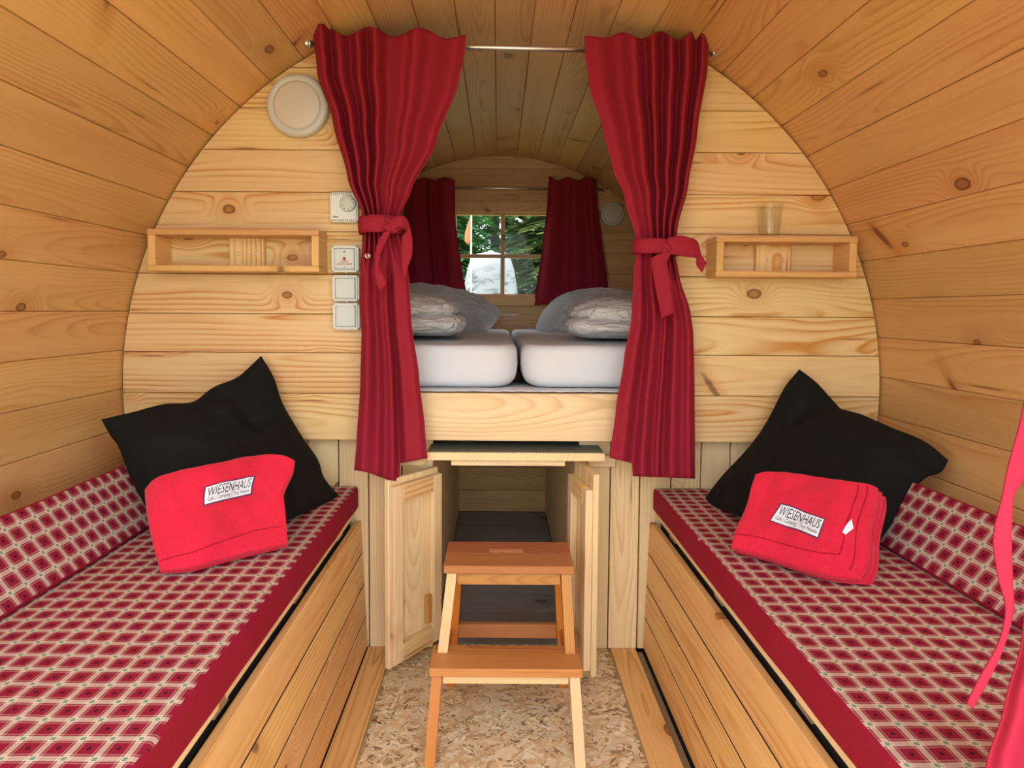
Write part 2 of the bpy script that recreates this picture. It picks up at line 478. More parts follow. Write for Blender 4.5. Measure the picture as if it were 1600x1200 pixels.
for i in range(nseg):
    b = i*4; e = b+4
    Fc += [(b, b+1, e+1, e), (b+2, e+2, e+3, b+3), (b, e, e+2, b+2), (b+1, b+3, e+3, e+1)]
make('light_seal_shell', V, Fc, M_SHELL, ceil_)  # outer shell, out of view, added so stave gaps leak no light

def row_outline(z0, z1, lo, hi, r=R-0.004):
    """lo/hi: number or 'L'/'R' for the barrel curve"""
    n = 6
    zs = [z0+(z1-z0)*i/n for i in range(n+1)]
    fx = lambda e, z: circ_x(z, -1, r) if e == 'L' else (circ_x(z, 1, r) if e == 'R' else e)
    if hi == 'R' or lo == 'L':
        zs = [z for z in zs if abs(z-CZ) < r]
    left = [(fx(lo, z), z) for z in zs] if lo == 'L' else [(lo, zs[0]), (lo, zs[-1])]
    right = [(fx(hi, z), z) for z in zs] if hi == 'R' else [(hi, zs[0]), (hi, zs[-1])]
    return left, right
def wall_row(root, z0, z1, lo, hi, y, T, mat, gap=0.0008, r=R-0.004):
    left, right = row_outline(z0+gap, z1-gap, lo, hi, r)
    pts = right+left[::-1]
    cx = (min(p[0] for p in pts)+max(p[0] for p in pts))/2; cz = (z0+z1)/2
    # local X = world X, local Y = world Z, local Z = -Y (towards the camera)
    Mx = frame((cx, y, cz), (1, 0, 0), (0, 0, 1))
    return prism('plank', [(px-cx, pz-cz) for px, pz in pts], T, Mx, mat, root, 0.0016)

# partition beside the bed opening
PL, PR = -0.392, 0.425
seams = [0.660, 0.797, 0.916, 1.028, 1.143, 1.265, 1.377, 1.496, 1.613, 1.726, 1.800]
part = struct_root('wall_partition', (CX, YP+0.02, 0.66), 'horizontal pine plank partition on both sides of the bed opening')
for i in range(len(seams)-1):
    wall_row(part, seams[i], seams[i+1], 'L', PL, YP, 0.035, M_WALL)
    wall_row(part, seams[i], seams[i+1], PR, 'R', YP, 0.035, M_WALL)

# vertical boards below the partition
low = struct_root('wall_lower', (CX, 1.85, 0), 'vertical pine boards below the partition and around the under-bed cupboard')
for xs in ([-0.86, -0.765, -0.670, -0.575, -0.481, -0.390, -0.289, -0.193], [0.246, 0.344, 0.434, 0.528, 0.618, 0.707, 0.80, 0.89]):
    for a, b in zip(xs[:-1], xs[1:]):
        dk = 0.004
        box('plank', (a+dk/2, 1.84, 0.004), (b-dk/2, 1.862, 0.766), M_PALE, low)
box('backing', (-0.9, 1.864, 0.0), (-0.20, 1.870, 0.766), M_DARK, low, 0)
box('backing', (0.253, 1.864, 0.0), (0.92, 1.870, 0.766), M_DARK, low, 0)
# inside of the cupboard
for s, X in ((-1, -0.196), (1, 0.249)):
    for j in range(9):
        y0 = 1.872+j*0.14
        box('plank', (X-0.02 if s < 0 else X, y0+0.001, 0.004), (X if s < 0 else X+0.02, y0+0.139, 0.766), M_PALE, low, axis=2)
for z0, z1 in ((0.0, 0.115), (0.115, 0.235), (0.235, 0.355), (0.355, 0.475), (0.475, 0.595), (0.595, 0.715)):
    box('plank', (-0.225, 3.134, z0+0.001), (0.278, 3.154, z1-0.001), M_FAR, low)

# rear wall with window opening
WX0, WX1, WZ0, WZ1 = -0.262, 0.306, 1.120, 1.600
rear = struct_root('wall_rear', (CX, YF, 0.75), 'pine plank end wall behind the bed')
rz = [-0.06, 0.07, 0.19, 0.31, 0.425, 0.54, 0.66, 0.782, 0.900, 1.018, 1.136, 1.254, 1.372, 1.490, 1.609, 1.727, 1.845, 1.935]
for z0, z1 in zip(rz[:-1], rz[1:]):
    if z1 <= WZ0 or z0 >= WZ1:
        wall_row(rear, z0, z1, 'L', 'R', YF, 0.04, M_FAR, r=R+0.045)
    else:
        wall_row(rear, z0, z1, 'L', WX0, YF, 0.04, M_FAR, r=R+0.045)
        wall_row(rear, z0, z1, WX1, 'R', YF, 0.04, M_FAR, r=R+0.045)
        if z0 < WZ0: wall_row(rear, z0, WZ0, WX0, WX1, YF, 0.04, M_FAR, r=R+0.045)
        if z1 > WZ1: wall_row(rear, WZ1, z1, WX0, WX1, YF, 0.04, M_FAR, r=R+0.045)

win = struct_root('window_1', ((WX0+WX1)/2, YF, WZ0), 'four-pane wooden window at the head of the bed')
fw = 0.030
box('window_frame', (WX0-0.05, YF-0.022, WZ1-0.005), (WX1+0.05, YF-0.001, WZ1+0.055), M_FAR, win)
box('window_frame', (WX0-0.05, YF-0.022, WZ0-0.02), (WX0+0.004, YF-0.001, WZ1-0.006), M_FAR, win)
box('window_frame', (WX1-0.004, YF-0.022, WZ0-0.02), (WX1+0.05, YF-0.001, WZ1-0.006), M_FAR, win)
box('window_sill', (WX0-0.08, YF-0.045, WZ0-0.050), (WX1+0.08, YF-0.001, WZ0-0.008), M_SHELF, win)
ys0, ys1 = YF+0.006, YF+0.034
box('sash', (WX0, ys0, WZ0-0.006), (WX1, ys1, WZ0+0.016), M_FAR, win)
box('sash', (WX0, ys0, WZ1-0.016), (WX1, ys1, WZ1), M_FAR, win)
box('sash', (WX0, ys0, WZ0+0.016), (WX0+0.022, ys1, WZ1-0.016), M_FAR, win)
box('sash', (WX1-0.022, ys0, WZ0+0.016), (WX1, ys1, WZ1-0.016), M_FAR, win)
wxm, wzm = 0.024, 1.352
box('muntin', (wxm-0.012, ys0+0.002, WZ0+0.016), (wxm+0.012, ys1-0.002, WZ1-0.016), M_FAR, win)
box('muntin', (WX0+0.022, ys0+0.003, wzm-0.010), (wxm-0.012, ys1-0.003, wzm+0.010), M_FAR, win)
box('muntin', (wxm+0.012, ys0+0.003, wzm-0.010), (WX1-0.022, ys1-0.003, wzm+0.010), M_FAR, win)
for x0, x1 in ((WX0+0.022, wxm-0.012), (wxm+0.012, WX1-0.022)):
    for z0, z1 in ((WZ0+0.016, wzm-0.010), (wzm+0.010, WZ1-0.016)):
        box('pane', (x0, ys0+0.012, z0), (x1, ys0+0.015, z1), M_PANE, win, 0)

# ------------------------------------------------------------------ floor
floor = struct_root('floor', (0, 1.0, 0), 'chipboard floor with pine boards along both benches')
OX0, OX1, FY0, FY1 = -0.320, 0.352, Y0, 1.865
box('subfloor', (-0.78, Y0, -0.06), (0.80, 3.5, -0.022), M_DARK, floor, 0)
g = NT('pressed_chipboard')
v_, *_ = g.coords()
nz = g.noise(v_, 55.0, 4.0, 0.7)
g.set(Base_Color=g.mix(nz, (0.22, 0.13, 0.06), (0.62, 0.45, 0.24)), Roughness=0.7)
box('osb_panel', (OX0, FY0, -0.020), (OX1, FY1, 0.0), g.m, floor, 0)
# strands of the board
rng = random.Random(11)
tones = [(0.84, 0.70, 0.46), (0.80, 0.63, 0.38), (0.88, 0.77, 0.55), (0.72, 0.54, 0.30), (0.60, 0.41, 0.21), (0.34, 0.21, 0.10), (0.13, 0.08, 0.045), (0.74, 0.53, 0.30)]
wts = [22, 18, 18, 12, 9, 11, 10, 9]
V, Fc, cols = [], [], []
for i in range(15000):
    yy = rng.uniform(0.55, FY1-0.003); xx = rng.uniform(OX0+0.003, OX1-0.003)
    t = rng.choices(tones, wts)[0]; thin = t[0] < 0.40
    L = rng.choice((rng.uniform(0.014, 0.032), rng.uniform(0.025, 0.060)))*(0.32 if thin else 0.5); w = rng.uniform(0.0006, 0.0022) if thin else rng.uniform(0.0015, 0.0065)
    a = rng.gauss(0.15, 0.75)
    dx, dy = math.cos(a), math.sin(a)
    z = 0.0003+0.0012*i/15000+rng.uniform(0, 0.0004)
    tl = rng.uniform(-0.0003, 0.0003); sk = rng.uniform(-0.6, 0.6)*w
    q = [(-L, -w), (L+sk, -w*0.8), (L*0.9, w*0.9), (-L-sk, w)]
    pts = [(xx+px*dx-py*dy, yy+px*dy+py*dx, z+tl*(1 if px > 0 else -1)) for px, py in q]
    if any(p[0] < OX0 or p[0] > OX1 or p[1] > FY1 for p in pts): continue
    b = len(V); V += pts; Fc.append((b, b+1, b+2, b+3))
    s = rng.uniform(0.88, 1.10)
    cols.append((t[0]*s, t[1]*s, t[2]*s, 1))
g = NT('wood_strand')
at_ = g.n('ShaderNodeAttribute', attribute_name='strand_colour')
v_, *_ = g.coords()
g.set(Base_Color=g.mix(g.math('MULTIPLY', g.noise(v_, 300.0, 2.0), 0.12), at_.outputs['Color'], (0.40, 0.26, 0.12)), Roughness=0.6)
o = make('wood_strands', V, Fc, g.m, floor)
ca = o.data.color_attributes.new('strand_colour', 'FLOAT_COLOR', 'CORNER')
ca.data.foreach_set('color', [q for c in cols for _ in range(4) for q in c])
o['kind'] = 'stuff'
box('floor_board', (-0.3935, Y0, -0.02), (-0.3205, 1.839, 0.006), M_BENCH, floor)
box('floor_board', (0.3525, Y0, -0.02), (0.4300, 1.839, 0.006), M_BENCH, floor)
box('gap_strip', (0.4302, Y0, -0.02), (0.4515, 1.839, -0.006), M_GREYWOOD, floor)
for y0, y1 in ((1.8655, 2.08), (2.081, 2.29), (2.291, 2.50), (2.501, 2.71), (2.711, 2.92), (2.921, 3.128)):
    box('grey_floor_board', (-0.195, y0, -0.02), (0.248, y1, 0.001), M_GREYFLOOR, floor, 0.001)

# ------------------------------------------------------------------ benches
ZL, ZC = 0.440, 0.512          # lid top / cushion top
def bench(s, xt, xb, label, zf):
    """s = -1 left / +1 right; xt, xb = front face x at top and floor"""
    xw = s*0.96
    b = thing('storage_bench', ((xt+xw)/2, 1.0, 0), label, 'bench', 'built-in pine benches')
    yn, yf = 0.15, 1.838
    zt = 0.404
    xl0 = xt; xt = xt-s*0.016
    zs = [0.008]+zf+[zt]
    upv = Vector((xt-xb, 0, zt)).normalized()
    out = Vector((-s, 0, 0)); nrm = (out-upv*out.dot(upv)).normalized()
    for z0, z1 in zip(zs[:-1], zs[1:]):
        zm = (z0+z1)/2
        c = Vector((lerp(xb, xt, zm/zt), (yn+yf)/2, zm))-nrm*0.010
        Mx = frame(c, (0, 1, 0), upv)
        if (Mx.to_3x3() @ Vector((0, 0, 1))).dot(nrm) < 0: Mx = frame(c, (0, -1, 0), upv)
        link(bpy.data.objects.new('plank', plank_mesh('plank', yf-yn, (z1-z0)-0.0035, 0.020, M_BENCH, 0.0025)), b, Mx)
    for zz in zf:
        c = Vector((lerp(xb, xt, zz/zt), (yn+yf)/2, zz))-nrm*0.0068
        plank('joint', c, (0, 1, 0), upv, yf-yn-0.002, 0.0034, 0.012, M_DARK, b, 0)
    # dark hollow, spacer blocks and lid
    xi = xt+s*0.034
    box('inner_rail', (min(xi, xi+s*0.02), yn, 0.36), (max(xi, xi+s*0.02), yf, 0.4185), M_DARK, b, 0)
    for yy in (0.55, 0.92, 1.30, 1.66):
        box('spacer', (min(xt+s*0.024, xi), yy, 0.4035), (max(xt+s*0.024, xi), yy+0.05, 0.4185), M_GREYWOOD, b, 0.001)
    lo, hi = sorted((xl0+s*0.002, xw))
    box('lid', (lo, yn, 0.4190), (hi, yf, ZL), M_PALE, b)
    lo, hi = sorted((xt+s*0.012, xw-s*0.08))
    box('end_panel', (lo, yn, 0.008), (hi, yn+0.02, 0.403), M_BENCH, b)
    return b
bench(-1, -0.428, -0.394, 'pine storage bench with plank front under the plaid cushion on the left', [0.105, 0.205, 0.305])
bench(1, 0.482, 0.452, 'pine storage bench with plank front under the plaid cushion on the right', [0.105, 0.205, 0.305])

def soft_box(name, L, W, T, Mx, top_mat, side_mat, label, cat, group, seed, bev=0.012, amp=0.0025):
    """cushion: local X length, Y width, Z up (plaid face)"""
    bm = bmesh.new()
    nx, ny = int(L/0.03), max(4, int(W/0.03))
    bmesh.ops.create_cube(bm, size=1.0)
    bmesh.ops.scale(bm, vec=(L, W, T), verts=bm.verts)
    bmesh.ops.bevel(bm, geom=list(bm.edges), offset=bev, segments=3, affect='EDGES', profile=0.6)
    for ax, cnt, ln in ((0, nx, L), (1, ny, W)):
        for i in range(1, cnt):
            co = Vector((0, 0, 0)); co[ax] = -ln/2+ln*i/cnt
            no = Vector((0, 0, 0)); no[ax] = 1
            bmesh.ops.bisect_plane(bm, geom=list(bm.verts)+list(bm.edges)+list(bm.faces), plane_co=co, plane_no=no)
    for v in bm.verts:
        p = v.co
        v.co.z += amp*mnoise.noise(Vector((p.x*6+seed, p.y*7, seed)))*(1 if p.z > 0 else 0)
        if abs(p.y) > W*0.45: v.co.y += amp*0.8*mnoise.noise(Vector((p.x*8, seed*3, p.z*10)))
    bm.faces.ensure_lookup_table()
    bmesh.ops.recalc_face_normals(bm, faces=bm.faces)
    for f in bm.faces:
        f.material_index = 0 if f.normal.z > 0.72 else 1
        f.smooth = True
    o = from_bm(name, bm, None, None, Mx, True, mats=[top_mat, side_mat])
    return tag(o, label, cat, group)
CT = ZC-ZL-0.0025
for s, xf, lab in ((-1, -0.418, 'plaid seat cushion with burgundy edge on the left bench'), (1, 0.472, 'plaid seat cushion with burgundy edge on the right bench')):
    xw = s*0.855 if s < 0 else 0.895
    Wd = abs(xw-xf); Ln = 1.66
    soft_box('seat_cushion', Ln, Wd, CT, frame(((xf+xw)/2, 1.832-Ln/2, ZL+0.001+CT/2), (0, 1, 0), (-1, 0, 0)),
             M_PLAID, M_BURG, lab, 'cushion', 'plaid bench cushions', 3.0+s)
for s, xb, xt, lab in ((-1, -0.832, -0.932, 'plaid backrest cushion leaning on the left stave wall'), (1, 0.872, 0.972, 'plaid backrest cushion leaning on the right stave wall')):
    bot = Vector((xb, 0, 0.519)); top = Vector((xt, 0, 0.652))
    upv = (top-bot); Wd = upv.length; upv.normalize()
    nrm = Vector((-s*upv.z, 0, abs(upv.x)))
    T = 0.065; Ln = 1.60
    c = (bot+top)/2-nrm*T/2+Vector((0, 1.76-Ln/2, 0))
    X = upv.cross(nrm)
    soft_box('backrest_cushion', Ln, Wd, T, frame(c, X, upv), M_PLAID, M_BURG, lab, 'cushion', 'plaid backrest cushions', 9.0+s, 0.010)

# ------------------------------------------------------------------ bed
bed = thing('bed_platform', (CX, 2.6, 0.66), 'raised wooden bed base with a knotty front board', 'bed')
box('front_board', (PL+0.001, YP, 0.661), (PR-0.001, YP+0.032, 0.8005), M_PALE, bed)
box('deck', (-0.98, YP+0.036, 0.770), (1.0, YF-0.004, 0.798), M_PALE, bed)
# protector lying on the deck with an uneven front edge
V, Fc = [], []
nx = 90
for i in range(nx+1):
    x = lerp(-0.37, 0.40, i/nx)
    e = 0.006*mnoise.noise(Vector((x*14, 2.2, 0)))+0.004*mnoise.noise(Vector((x*40, 5, 0)))
    zr = 0.8035+0.0025*abs(mnoise.noise(Vector((x*22, 7, 1))))
    V += [(x, YP+0.008+e, zr+0.001), (x, YP+0.022, zr+0.003), (x, 2.1, 0.803)]
for i in range(nx):
    b = i*3
    Fc += [(b, b+3, b+4, b+1), (b+1, b+4, b+5, b+2)]
o = make('mattress_protector', V, Fc, M_WHITE, None, None, True)
sm = o.modifiers.new('thickness', 'SOLIDIFY'); sm.thickness = 0.0015; sm.offset = 1
tag(o, 'thin white sheet with ragged edge under the two mattresses', 'sheet')

def mattress(x0, x1, y0, y1, z0, z1, label, seed):
    cx, cy, a, b = (x0+x1)/2, (y0+y1)/2, (x1-x0)/2, (y1-y0)/2
    def outline(d):
        r = max(0.085-d, 0.012); A, B = a-d, b-d
        pts = []
        for qx, qy, t0 in ((1, 1, 0), (-1, 1, 90), (-1, -1, 180), (1, -1, 270)):
            for k in range(13):
                t = math.radians(t0+90*k/12)
                pts.append((qx*(A-r)+r*math.cos(t), qy*(B-r)+r*math.sin(t)))
        out = []          # resample evenly
        n = len(pts); per = [0.0]
        for i in range(n): per.append(per[-1]+math.dist(pts[i], pts[(i+1) % n]))
        j = 0
        for k in range(160):
            t = per[-1]*k/160
            while per[j+1] < t: j += 1
            f = (t-per[j])/max(per[j+1]-per[j], 1e-9); p, q = pts[j], pts[(j+1) % n]
            out.append((lerp(p[0], q[0], f), lerp(p[1], q[1], f)))
        return out
    rings = []
    rt, rb_ = 0.022, 0.045
    h = z1-z0
    for k in range(9):
        t = math.pi/2*k/8; rings.append((rb_*(1-math.sin(t)), z0+0.045*(1-math.cos(t))))
    rings.append((-0.002, z0+h*0.52))
    for k in range(9):
        t = math.pi/2*k/8; rings.append((rt*(1-math.cos(t)), z1-0.026*(1-math.sin(t))))
    for d in (0.06, 0.10, 0.16, 0.24, 0.32, 0.38): rings.append((d, z1+0.004*(d/0.38)))
    V, Fc = [], []
    for d, z in rings:
        for x, y in outline(d):
            w = mnoise.noise(Vector((x*7+seed, y*5, z*18)))*0.0035+mnoise.noise(Vector((x*2+seed, y*22, z*40)))*0.0012
            nx_, ny_ = (x/a)**5, (y/b)**5
            top = smooth01((z-(z1-0.02))/0.02)
            V.append((cx+x+nx_*w, cy+y+ny_*w, z+top*w))
    n = 160
    for j in range(len(rings)-1):
        for i in range(n):
            i2 = (i+1) % n
            Fc.append((j*n+i, j*n+i2, (j+1)*n+i2, (j+1)*n+i))
    Fc.append(tuple(range(n-1, -1, -1)))
    Fc.append(tuple(range((len(rings)-1)*n, len(rings)*n)))
    o = make('mattress', V, Fc, M_WHITE, None, None, True)
    return tag(o, label, 'mattress', 'mattresses in fitted white sheets')
mattress(-0.86, 0.0605, 1.825, 3.47, 0.8085, 0.938, 'mattress in white sheet on the left half of the bed', 1.0)
mattress(0.0735, 0.88, 1.830, 3.47, 0.8085, 0.938, 'mattress in white sheet on the right half of the bed', 7.0)

def lump(name, c, size, rz, parent=None, e=0.55, amp=0.012, seed=0.0, wdir=(9, 3, 9), mat=None, nu=150, nv=80, flat=0.0):
    """soft stuffed shape: superellipsoid with creases, its base kept level"""
    V, Fc = [], []
    cr, sr = math.cos(rz), math.sin(rz)
    sp = lambda v, p: math.copysign(abs(v)**p, v)
    for j in range(nv+1):
        ph = -math.pi/2+math.pi*j/nv
        for i in range(nu):
            th = 2*math.pi*i/nu
            x = sp(math.cos(ph), 0.75)*sp(math.cos(th), e); y = sp(math.cos(ph), 0.75)*sp(math.sin(th), e); z = sp(math.sin(ph), 0.9)
            p = Vector((x*size[0], y*size[1], z*size[2]))
            q = Vector((p.x*wdir[0]+seed, p.y*wdir[1]+seed*2, p.z*wdir[2]))
            w = 1-2*abs(mnoise.noise(q+0.9*Vector((mnoise.noise(q*0.5), mnoise.noise(q*0.5+Vector((5, 5, 5))), 0))))
            w2 = 1-2*abs(mnoise.noise(q*2.3+Vector((3, 1, 7))))
            nrm = Vector((x/size[0], y/size[1], z/size[2])).normalized()
            p += nrm*(amp*w+amp*0.6*w2+0.018*mnoise.noise(p*5+Vector((seed, 0, 0))))
            p.z = max(p.z, -size[2]*0.92)
            V.append((c[0]+p.x*cr-p.y*sr, c[1]+p.x*sr+p.y*cr, c[2]+p.z))
    for j in range(nv):
        for i in range(nu):
            i2 = (i+1) % nu
            Fc.append((j*nu+i, j*nu+i2, (j+1)*nu+i2, (j+1)*nu+i))
    return make(name, V, Fc, mat or M_LINEN, parent, None, True)
d = thing('folded_duvet', (-0.42, 2.25, 0.945), 'folded crumpled white duvet on the left mattress', 'duvet', 'folded duvets')
lump('lower_fold', (-0.46, 2.24, 0.996), (0.34, 0.33, 0.045), 0.10, d, 0.5, 0.005, 4.0, (9, 18, 30))
lump('upper_fold', (-0.475, 2.25, 1.046), (0.33, 0.32, 0.052), 0.12, d, 0.5, 0.006, 6.0, (9, 20, 30))
d = thing('folded_duvet', (0.55, 2.2, 0.945), 'folded crumpled white duvet on the right mattress', 'duvet', 'folded duvets')
lump('lower_fold', (0.60, 2.20, 0.992), (0.36, 0.33, 0.042), -0.10, d, 0.5, 0.005, 14.0, (9, 18, 30))
lump('upper_fold', (0.61, 2.23, 1.034), (0.35, 0.32, 0.047), -0.12, d, 0.5, 0.007, 16.0, (8, 20, 30))

# ------------------------------------------------------------------ pull-out table under the bed
t = thing('pull_out_table', (0.05, 1.9, 0.60), 'pull-out table board with dark top under the bed front', 'table')
box('tabletop', (-0.203, 1.735, 0.6130), (0.308, 2.32, 0.6360), M_PALE, t)
box('dark_surface', (-0.200, 1.740, 0.6362), (0.305, 2.315, 0.6375), M_TABLE, t, 0)
box('batten', (-0.133, 1.752, 0.594), (0.196, 1.772, 0.6125), M_PALE, t)
def rail(x0, x1, rounded_right, label):
    r = thing('table_runner', ((x0+x1)/2, 1.84, 0.57), label, 'runner', 'runners under the table board')
    w = x1-x0; pts = []
    rr = 0.018
    if rounded_right:
        pts = [(0, 0.034), (0, 0), (w-rr, 0)]+[(w-rr+rr*math.sin(a), rr-rr*math.cos(a)) for a in [math.pi/2*i/5 for i in range(1, 6)]]+[(w, 0.034)]
    else:
        pts = [(0, 0.034), (0, rr)]+[(rr-rr*math.cos(a), rr-rr*math.sin(a)) for a in [math.pi/2*i/5 for i in range(1, 6)]]+[(w, 0), (w, 0.034)]
    prism('runner_block', pts[::-1], 0.034, frame((x0, 1.805, 0.5785), (1, 0, 0), (0, 0, 1)), M_PALE, r, 0.001)
rail(-0.292, -0.212, True, 'rounded wooden runner at the left end of the table board')
rail(0.270, 0.352, False, 'rounded wooden runner at the right end of the table board')

# ------------------------------------------------------------------ cupboard doors
def door(hx, hy, fx, fy, inner, label, blk, zo1):
    """hinge (hx,hy), free edge (fx,fy); inner = +1/-1 side of the frame seen from the hinge looking to the free edge"""
    h = Vector((hx, hy, 0)); f = Vector((fx, fy, 0))
    u = (f-h).normalized(); W = (f-h).length
    n = Vector((-u.y, u.x, 0))*inner
    Zv = Vector((0, 0, 1))
    D = thing('cupboard_door', (hx, hy, 0.03), label, 'door', 'doors of the under-bed cupboard')
    P = lambda a, z, o: h+u*a+n*o+Zv*z
    zo0, zi0, zi1 = 0.034, 0.050, 0.556
    # outer face: three boards
    k = 3; bw = W/k
    for i in range(k):
        plank('face_board', P(bw*(i+0.5), (zo0+zo1)/2, -0.008), Zv, u, zo1-zo0, bw-0.001, 0.016, M_PALE, D)
    # frame on the inner side
    st = 0.034; t_ = 0.020
    a0, a1 = 0.004, W-0.004
    plank('stile', P(a0+st/2, (zi0+zi1)/2, t_/2+0.0004), Zv, u, zi1-zi0, st, t_, M_PALE, D)
    plank('stile', P(a1-st/2, (zi0+zi1)/2, t_/2+0.0004), Zv, u, zi1-zi0, st, t_, M_PALE, D)
    for z in (zi0+0.024, zi1-0.024):
        plank('rail', P((a0+a1)/2, z, t_/2+0.0006), u, Zv, a1-a0-2*st-0.001, 0.048, t_, M_WALL, D)
    if blk:
        plank('latch_block', P(a0+st+0.012, zi0+0.105, 0.008), Zv, u, 0.085, 0.020, 0.014, M_BEECH, D)
    for z in (0.12, 0.49):
        rod_between('hinge', P(-0.004, z-0.022, -0.004), P(-0.004, z+0.022, -0.004), 0.0045, M_METAL, D, 10)
door(-0.178, 1.826, -0.300, 1.668, 1, 'left pine cupboard door swung open beside the step stool', True, 0.572)
door(0.232, 1.826, 0.262, 1.640, -1, 'right pine cupboard door swung open nearly edge-on', False, 0.600)

# ------------------------------------------------------------------ step stool
ST = thing('step_stool', (0.02, 1.48, 0), 'two-step oiled wooden step stool on the chipboard floor', 'stool')
tf = (at(693, 883, 1.485)+at(898, 887, 1.485))/2
tb = 1.645
ztop = tf.z
xl, xr = at(693, 885, 1.485).x, at(898, 885, 1.485).x
# top step of two boards with a hand slot
tt = 0.020
ym = lerp(1.485, tb, 0.52)
sx0, sx1 = 0.020-0.045+0.005, 0.020+0.045+0.005
sy0, sy1 = ym-0.001, ym+0.020
box('step_board', (xl, 1.485, ztop-tt), (xr, ym-0.0012, ztop), M_BEECHRED, ST, 0.002)
bm = bmesh.new()
o_pts = [(xl, ym), (xr, ym), (xr, tb), (xl, tb)]
def slot_board(name, x0, x1, y0, y1, a0, a1, b0, b1, z1, T, mat, parent):
    X = [x0, a0, a1, x1]; Y = [y0, b0, b1, y1]
    V, Fc = [], []
    for z in (z1, z1-T):
        for yy in Y:
            for xx in X: V.append((xx, yy, z))
    idx = lambda k, j, i: k*16+j*4+i
    for j in range(3):
        for i in range(3):
            if (i, j) == (1, 1): continue
            Fc.append((idx(0, j, i), idx(0, j, i+1), idx(0, j+1, i+1), idx(0, j+1, i)))
            Fc.append((idx(1, j, i), idx(1, j+1, i), idx(1, j+1, i+1), idx(1, j, i+1)))
    for i in range(3):
        Fc.append((idx(0, 0, i), idx(1, 0, i), idx(1, 0, i+1), idx(0, 0, i+1)))
        Fc.append((idx(0, 3, i), idx(0, 3, i+1), idx(1, 3, i+1), idx(1, 3, i)))
        Fc.append((idx(0, i, 0), idx(0, i+1, 0), idx(1, i+1, 0), idx(1, i, 0)))
        Fc.append((idx(0, i, 3), idx(1, i, 3), idx(1, i+1, 3), idx(0, i+1, 3)))
    Fc += [(idx(0, 1, 1), idx(0, 1, 2), idx(1, 1, 2), idx(1, 1, 1)), (idx(0, 2, 1), idx(1, 2, 1), idx(1, 2, 2), idx(0, 2, 2)),
           (idx(0, 1, 1), idx(1, 1, 1), idx(1, 2, 1), idx(0, 2, 1)), (idx(0, 1, 2), idx(0, 2, 2), idx(1, 2, 2), idx(1, 1, 2))]
    return make(name, V, Fc, mat, parent)
bm.free()
slot_board('step_board', xl, xr, ym, tb, sx0, sx1, ym+0.004, ym+0.026, ztop, tt, M_BEECHRED, ST)
box('slot_lining', (sx0+0.0003, ym+0.0043, ztop-tt), (sx1-0.0003, ym+0.0257, ztop-0.006), M_BEECHPALE, ST, 0)
# lower step
sf = 1.395; sb = 1.500
lo_l, lo_r = at(670, 1045, sf), at(911, 1047, sf)
zlow = (lo_l.z+lo_r.z)/2
box('step_board', (lo_l.x, sf, zlow-0.020), (lo_r.x, sb, zlow), M_BEECH, ST, 0.002)
def leg(a, b, w, d, mat, name='leg'):
    """rectangular leg from a (top centre) to b (bottom centre), level ends"""
    V = []
    for c in (Vector(a), Vector(b)):
        for sx, sy in ((-1, -1), (1, -1), (1, 1), (-1, 1)): V.append((c.x+sx*w/2, c.y+sy*d/2, c.z))
    c = (Vector(a)+Vector(b))/2
    up_ = (Vector(a)-Vector(b))
    Mx = frame(c, up_, (1, 0, 0))
    inv = Mx.inverted()
    return make(name, [inv @ Vector(v) for v in V], [(0, 1, 2, 3), (7, 6, 5, 4), (0, 4, 5, 1), (1, 5, 6, 2), (2, 6, 7, 3), (3, 7, 4, 0)], mat, ST, Mx)
lw = 0.024
# long front legs (upper run), short front legs and rear legs
lx, rx = lo_l.x, lo_r.x
leg((xl+0.020, 1.510, ztop-tt), (lx+0.026, 1.478, zlow), lw, 0.030, M_BEECHPALE)
leg((xr-0.020, 1.510, ztop-tt), (rx-0.022, 1.478, zlow), lw, 0.030, M_BEECH)
leg((lx+0.018, 1.420, zlow-0.020), (-0.150, 1.358, 0.0025), lw, 0.030, M_BEECHDARK)
leg((rx-0.018, 1.420, zlow-0.020), (0.194, 1.355, 0.0025), lw, 0.030, M_BEECHPALE)
leg((xl+0.030, 1.610, ztop-tt), (xl+0.006, 1.655, 0.0025), 0.022, 0.026, M_BEECHDARK)
leg((xr-0.030, 1.610, ztop-tt), (xr-0.006, 1.655, 0.0025), 0.022, 0.026, M_BEECHDARK)
box('apron', (xl+0.033, 1.500, ztop-tt-0.034), (xr-0.033, 1.517, ztop-tt), M_BEECH, ST)
box('apron', (lx+0.031, 1.411, zlow-0.046), (rx-0.031, 1.428, zlow-0.020), M_BEECHPALE, ST)
zr_ = at(800, 985, 1.64).z
box('crossbar', (xl+0.026, 1.634, zr_-0.019), (xr-0.026, 1.650, zr_+0.019), M_BEECHRED, ST)
for s, X0, X1 in ((-1, xl+0.012, lx+0.022), (1, xr-0.012, rx-0.022)):
    X = (X0+X1)/2
    box('side_rail', (X-0.007, 1.44, zlow-0.052), (X+0.007, 1.640, zlow-0.022), M_BEECHDARK, ST)

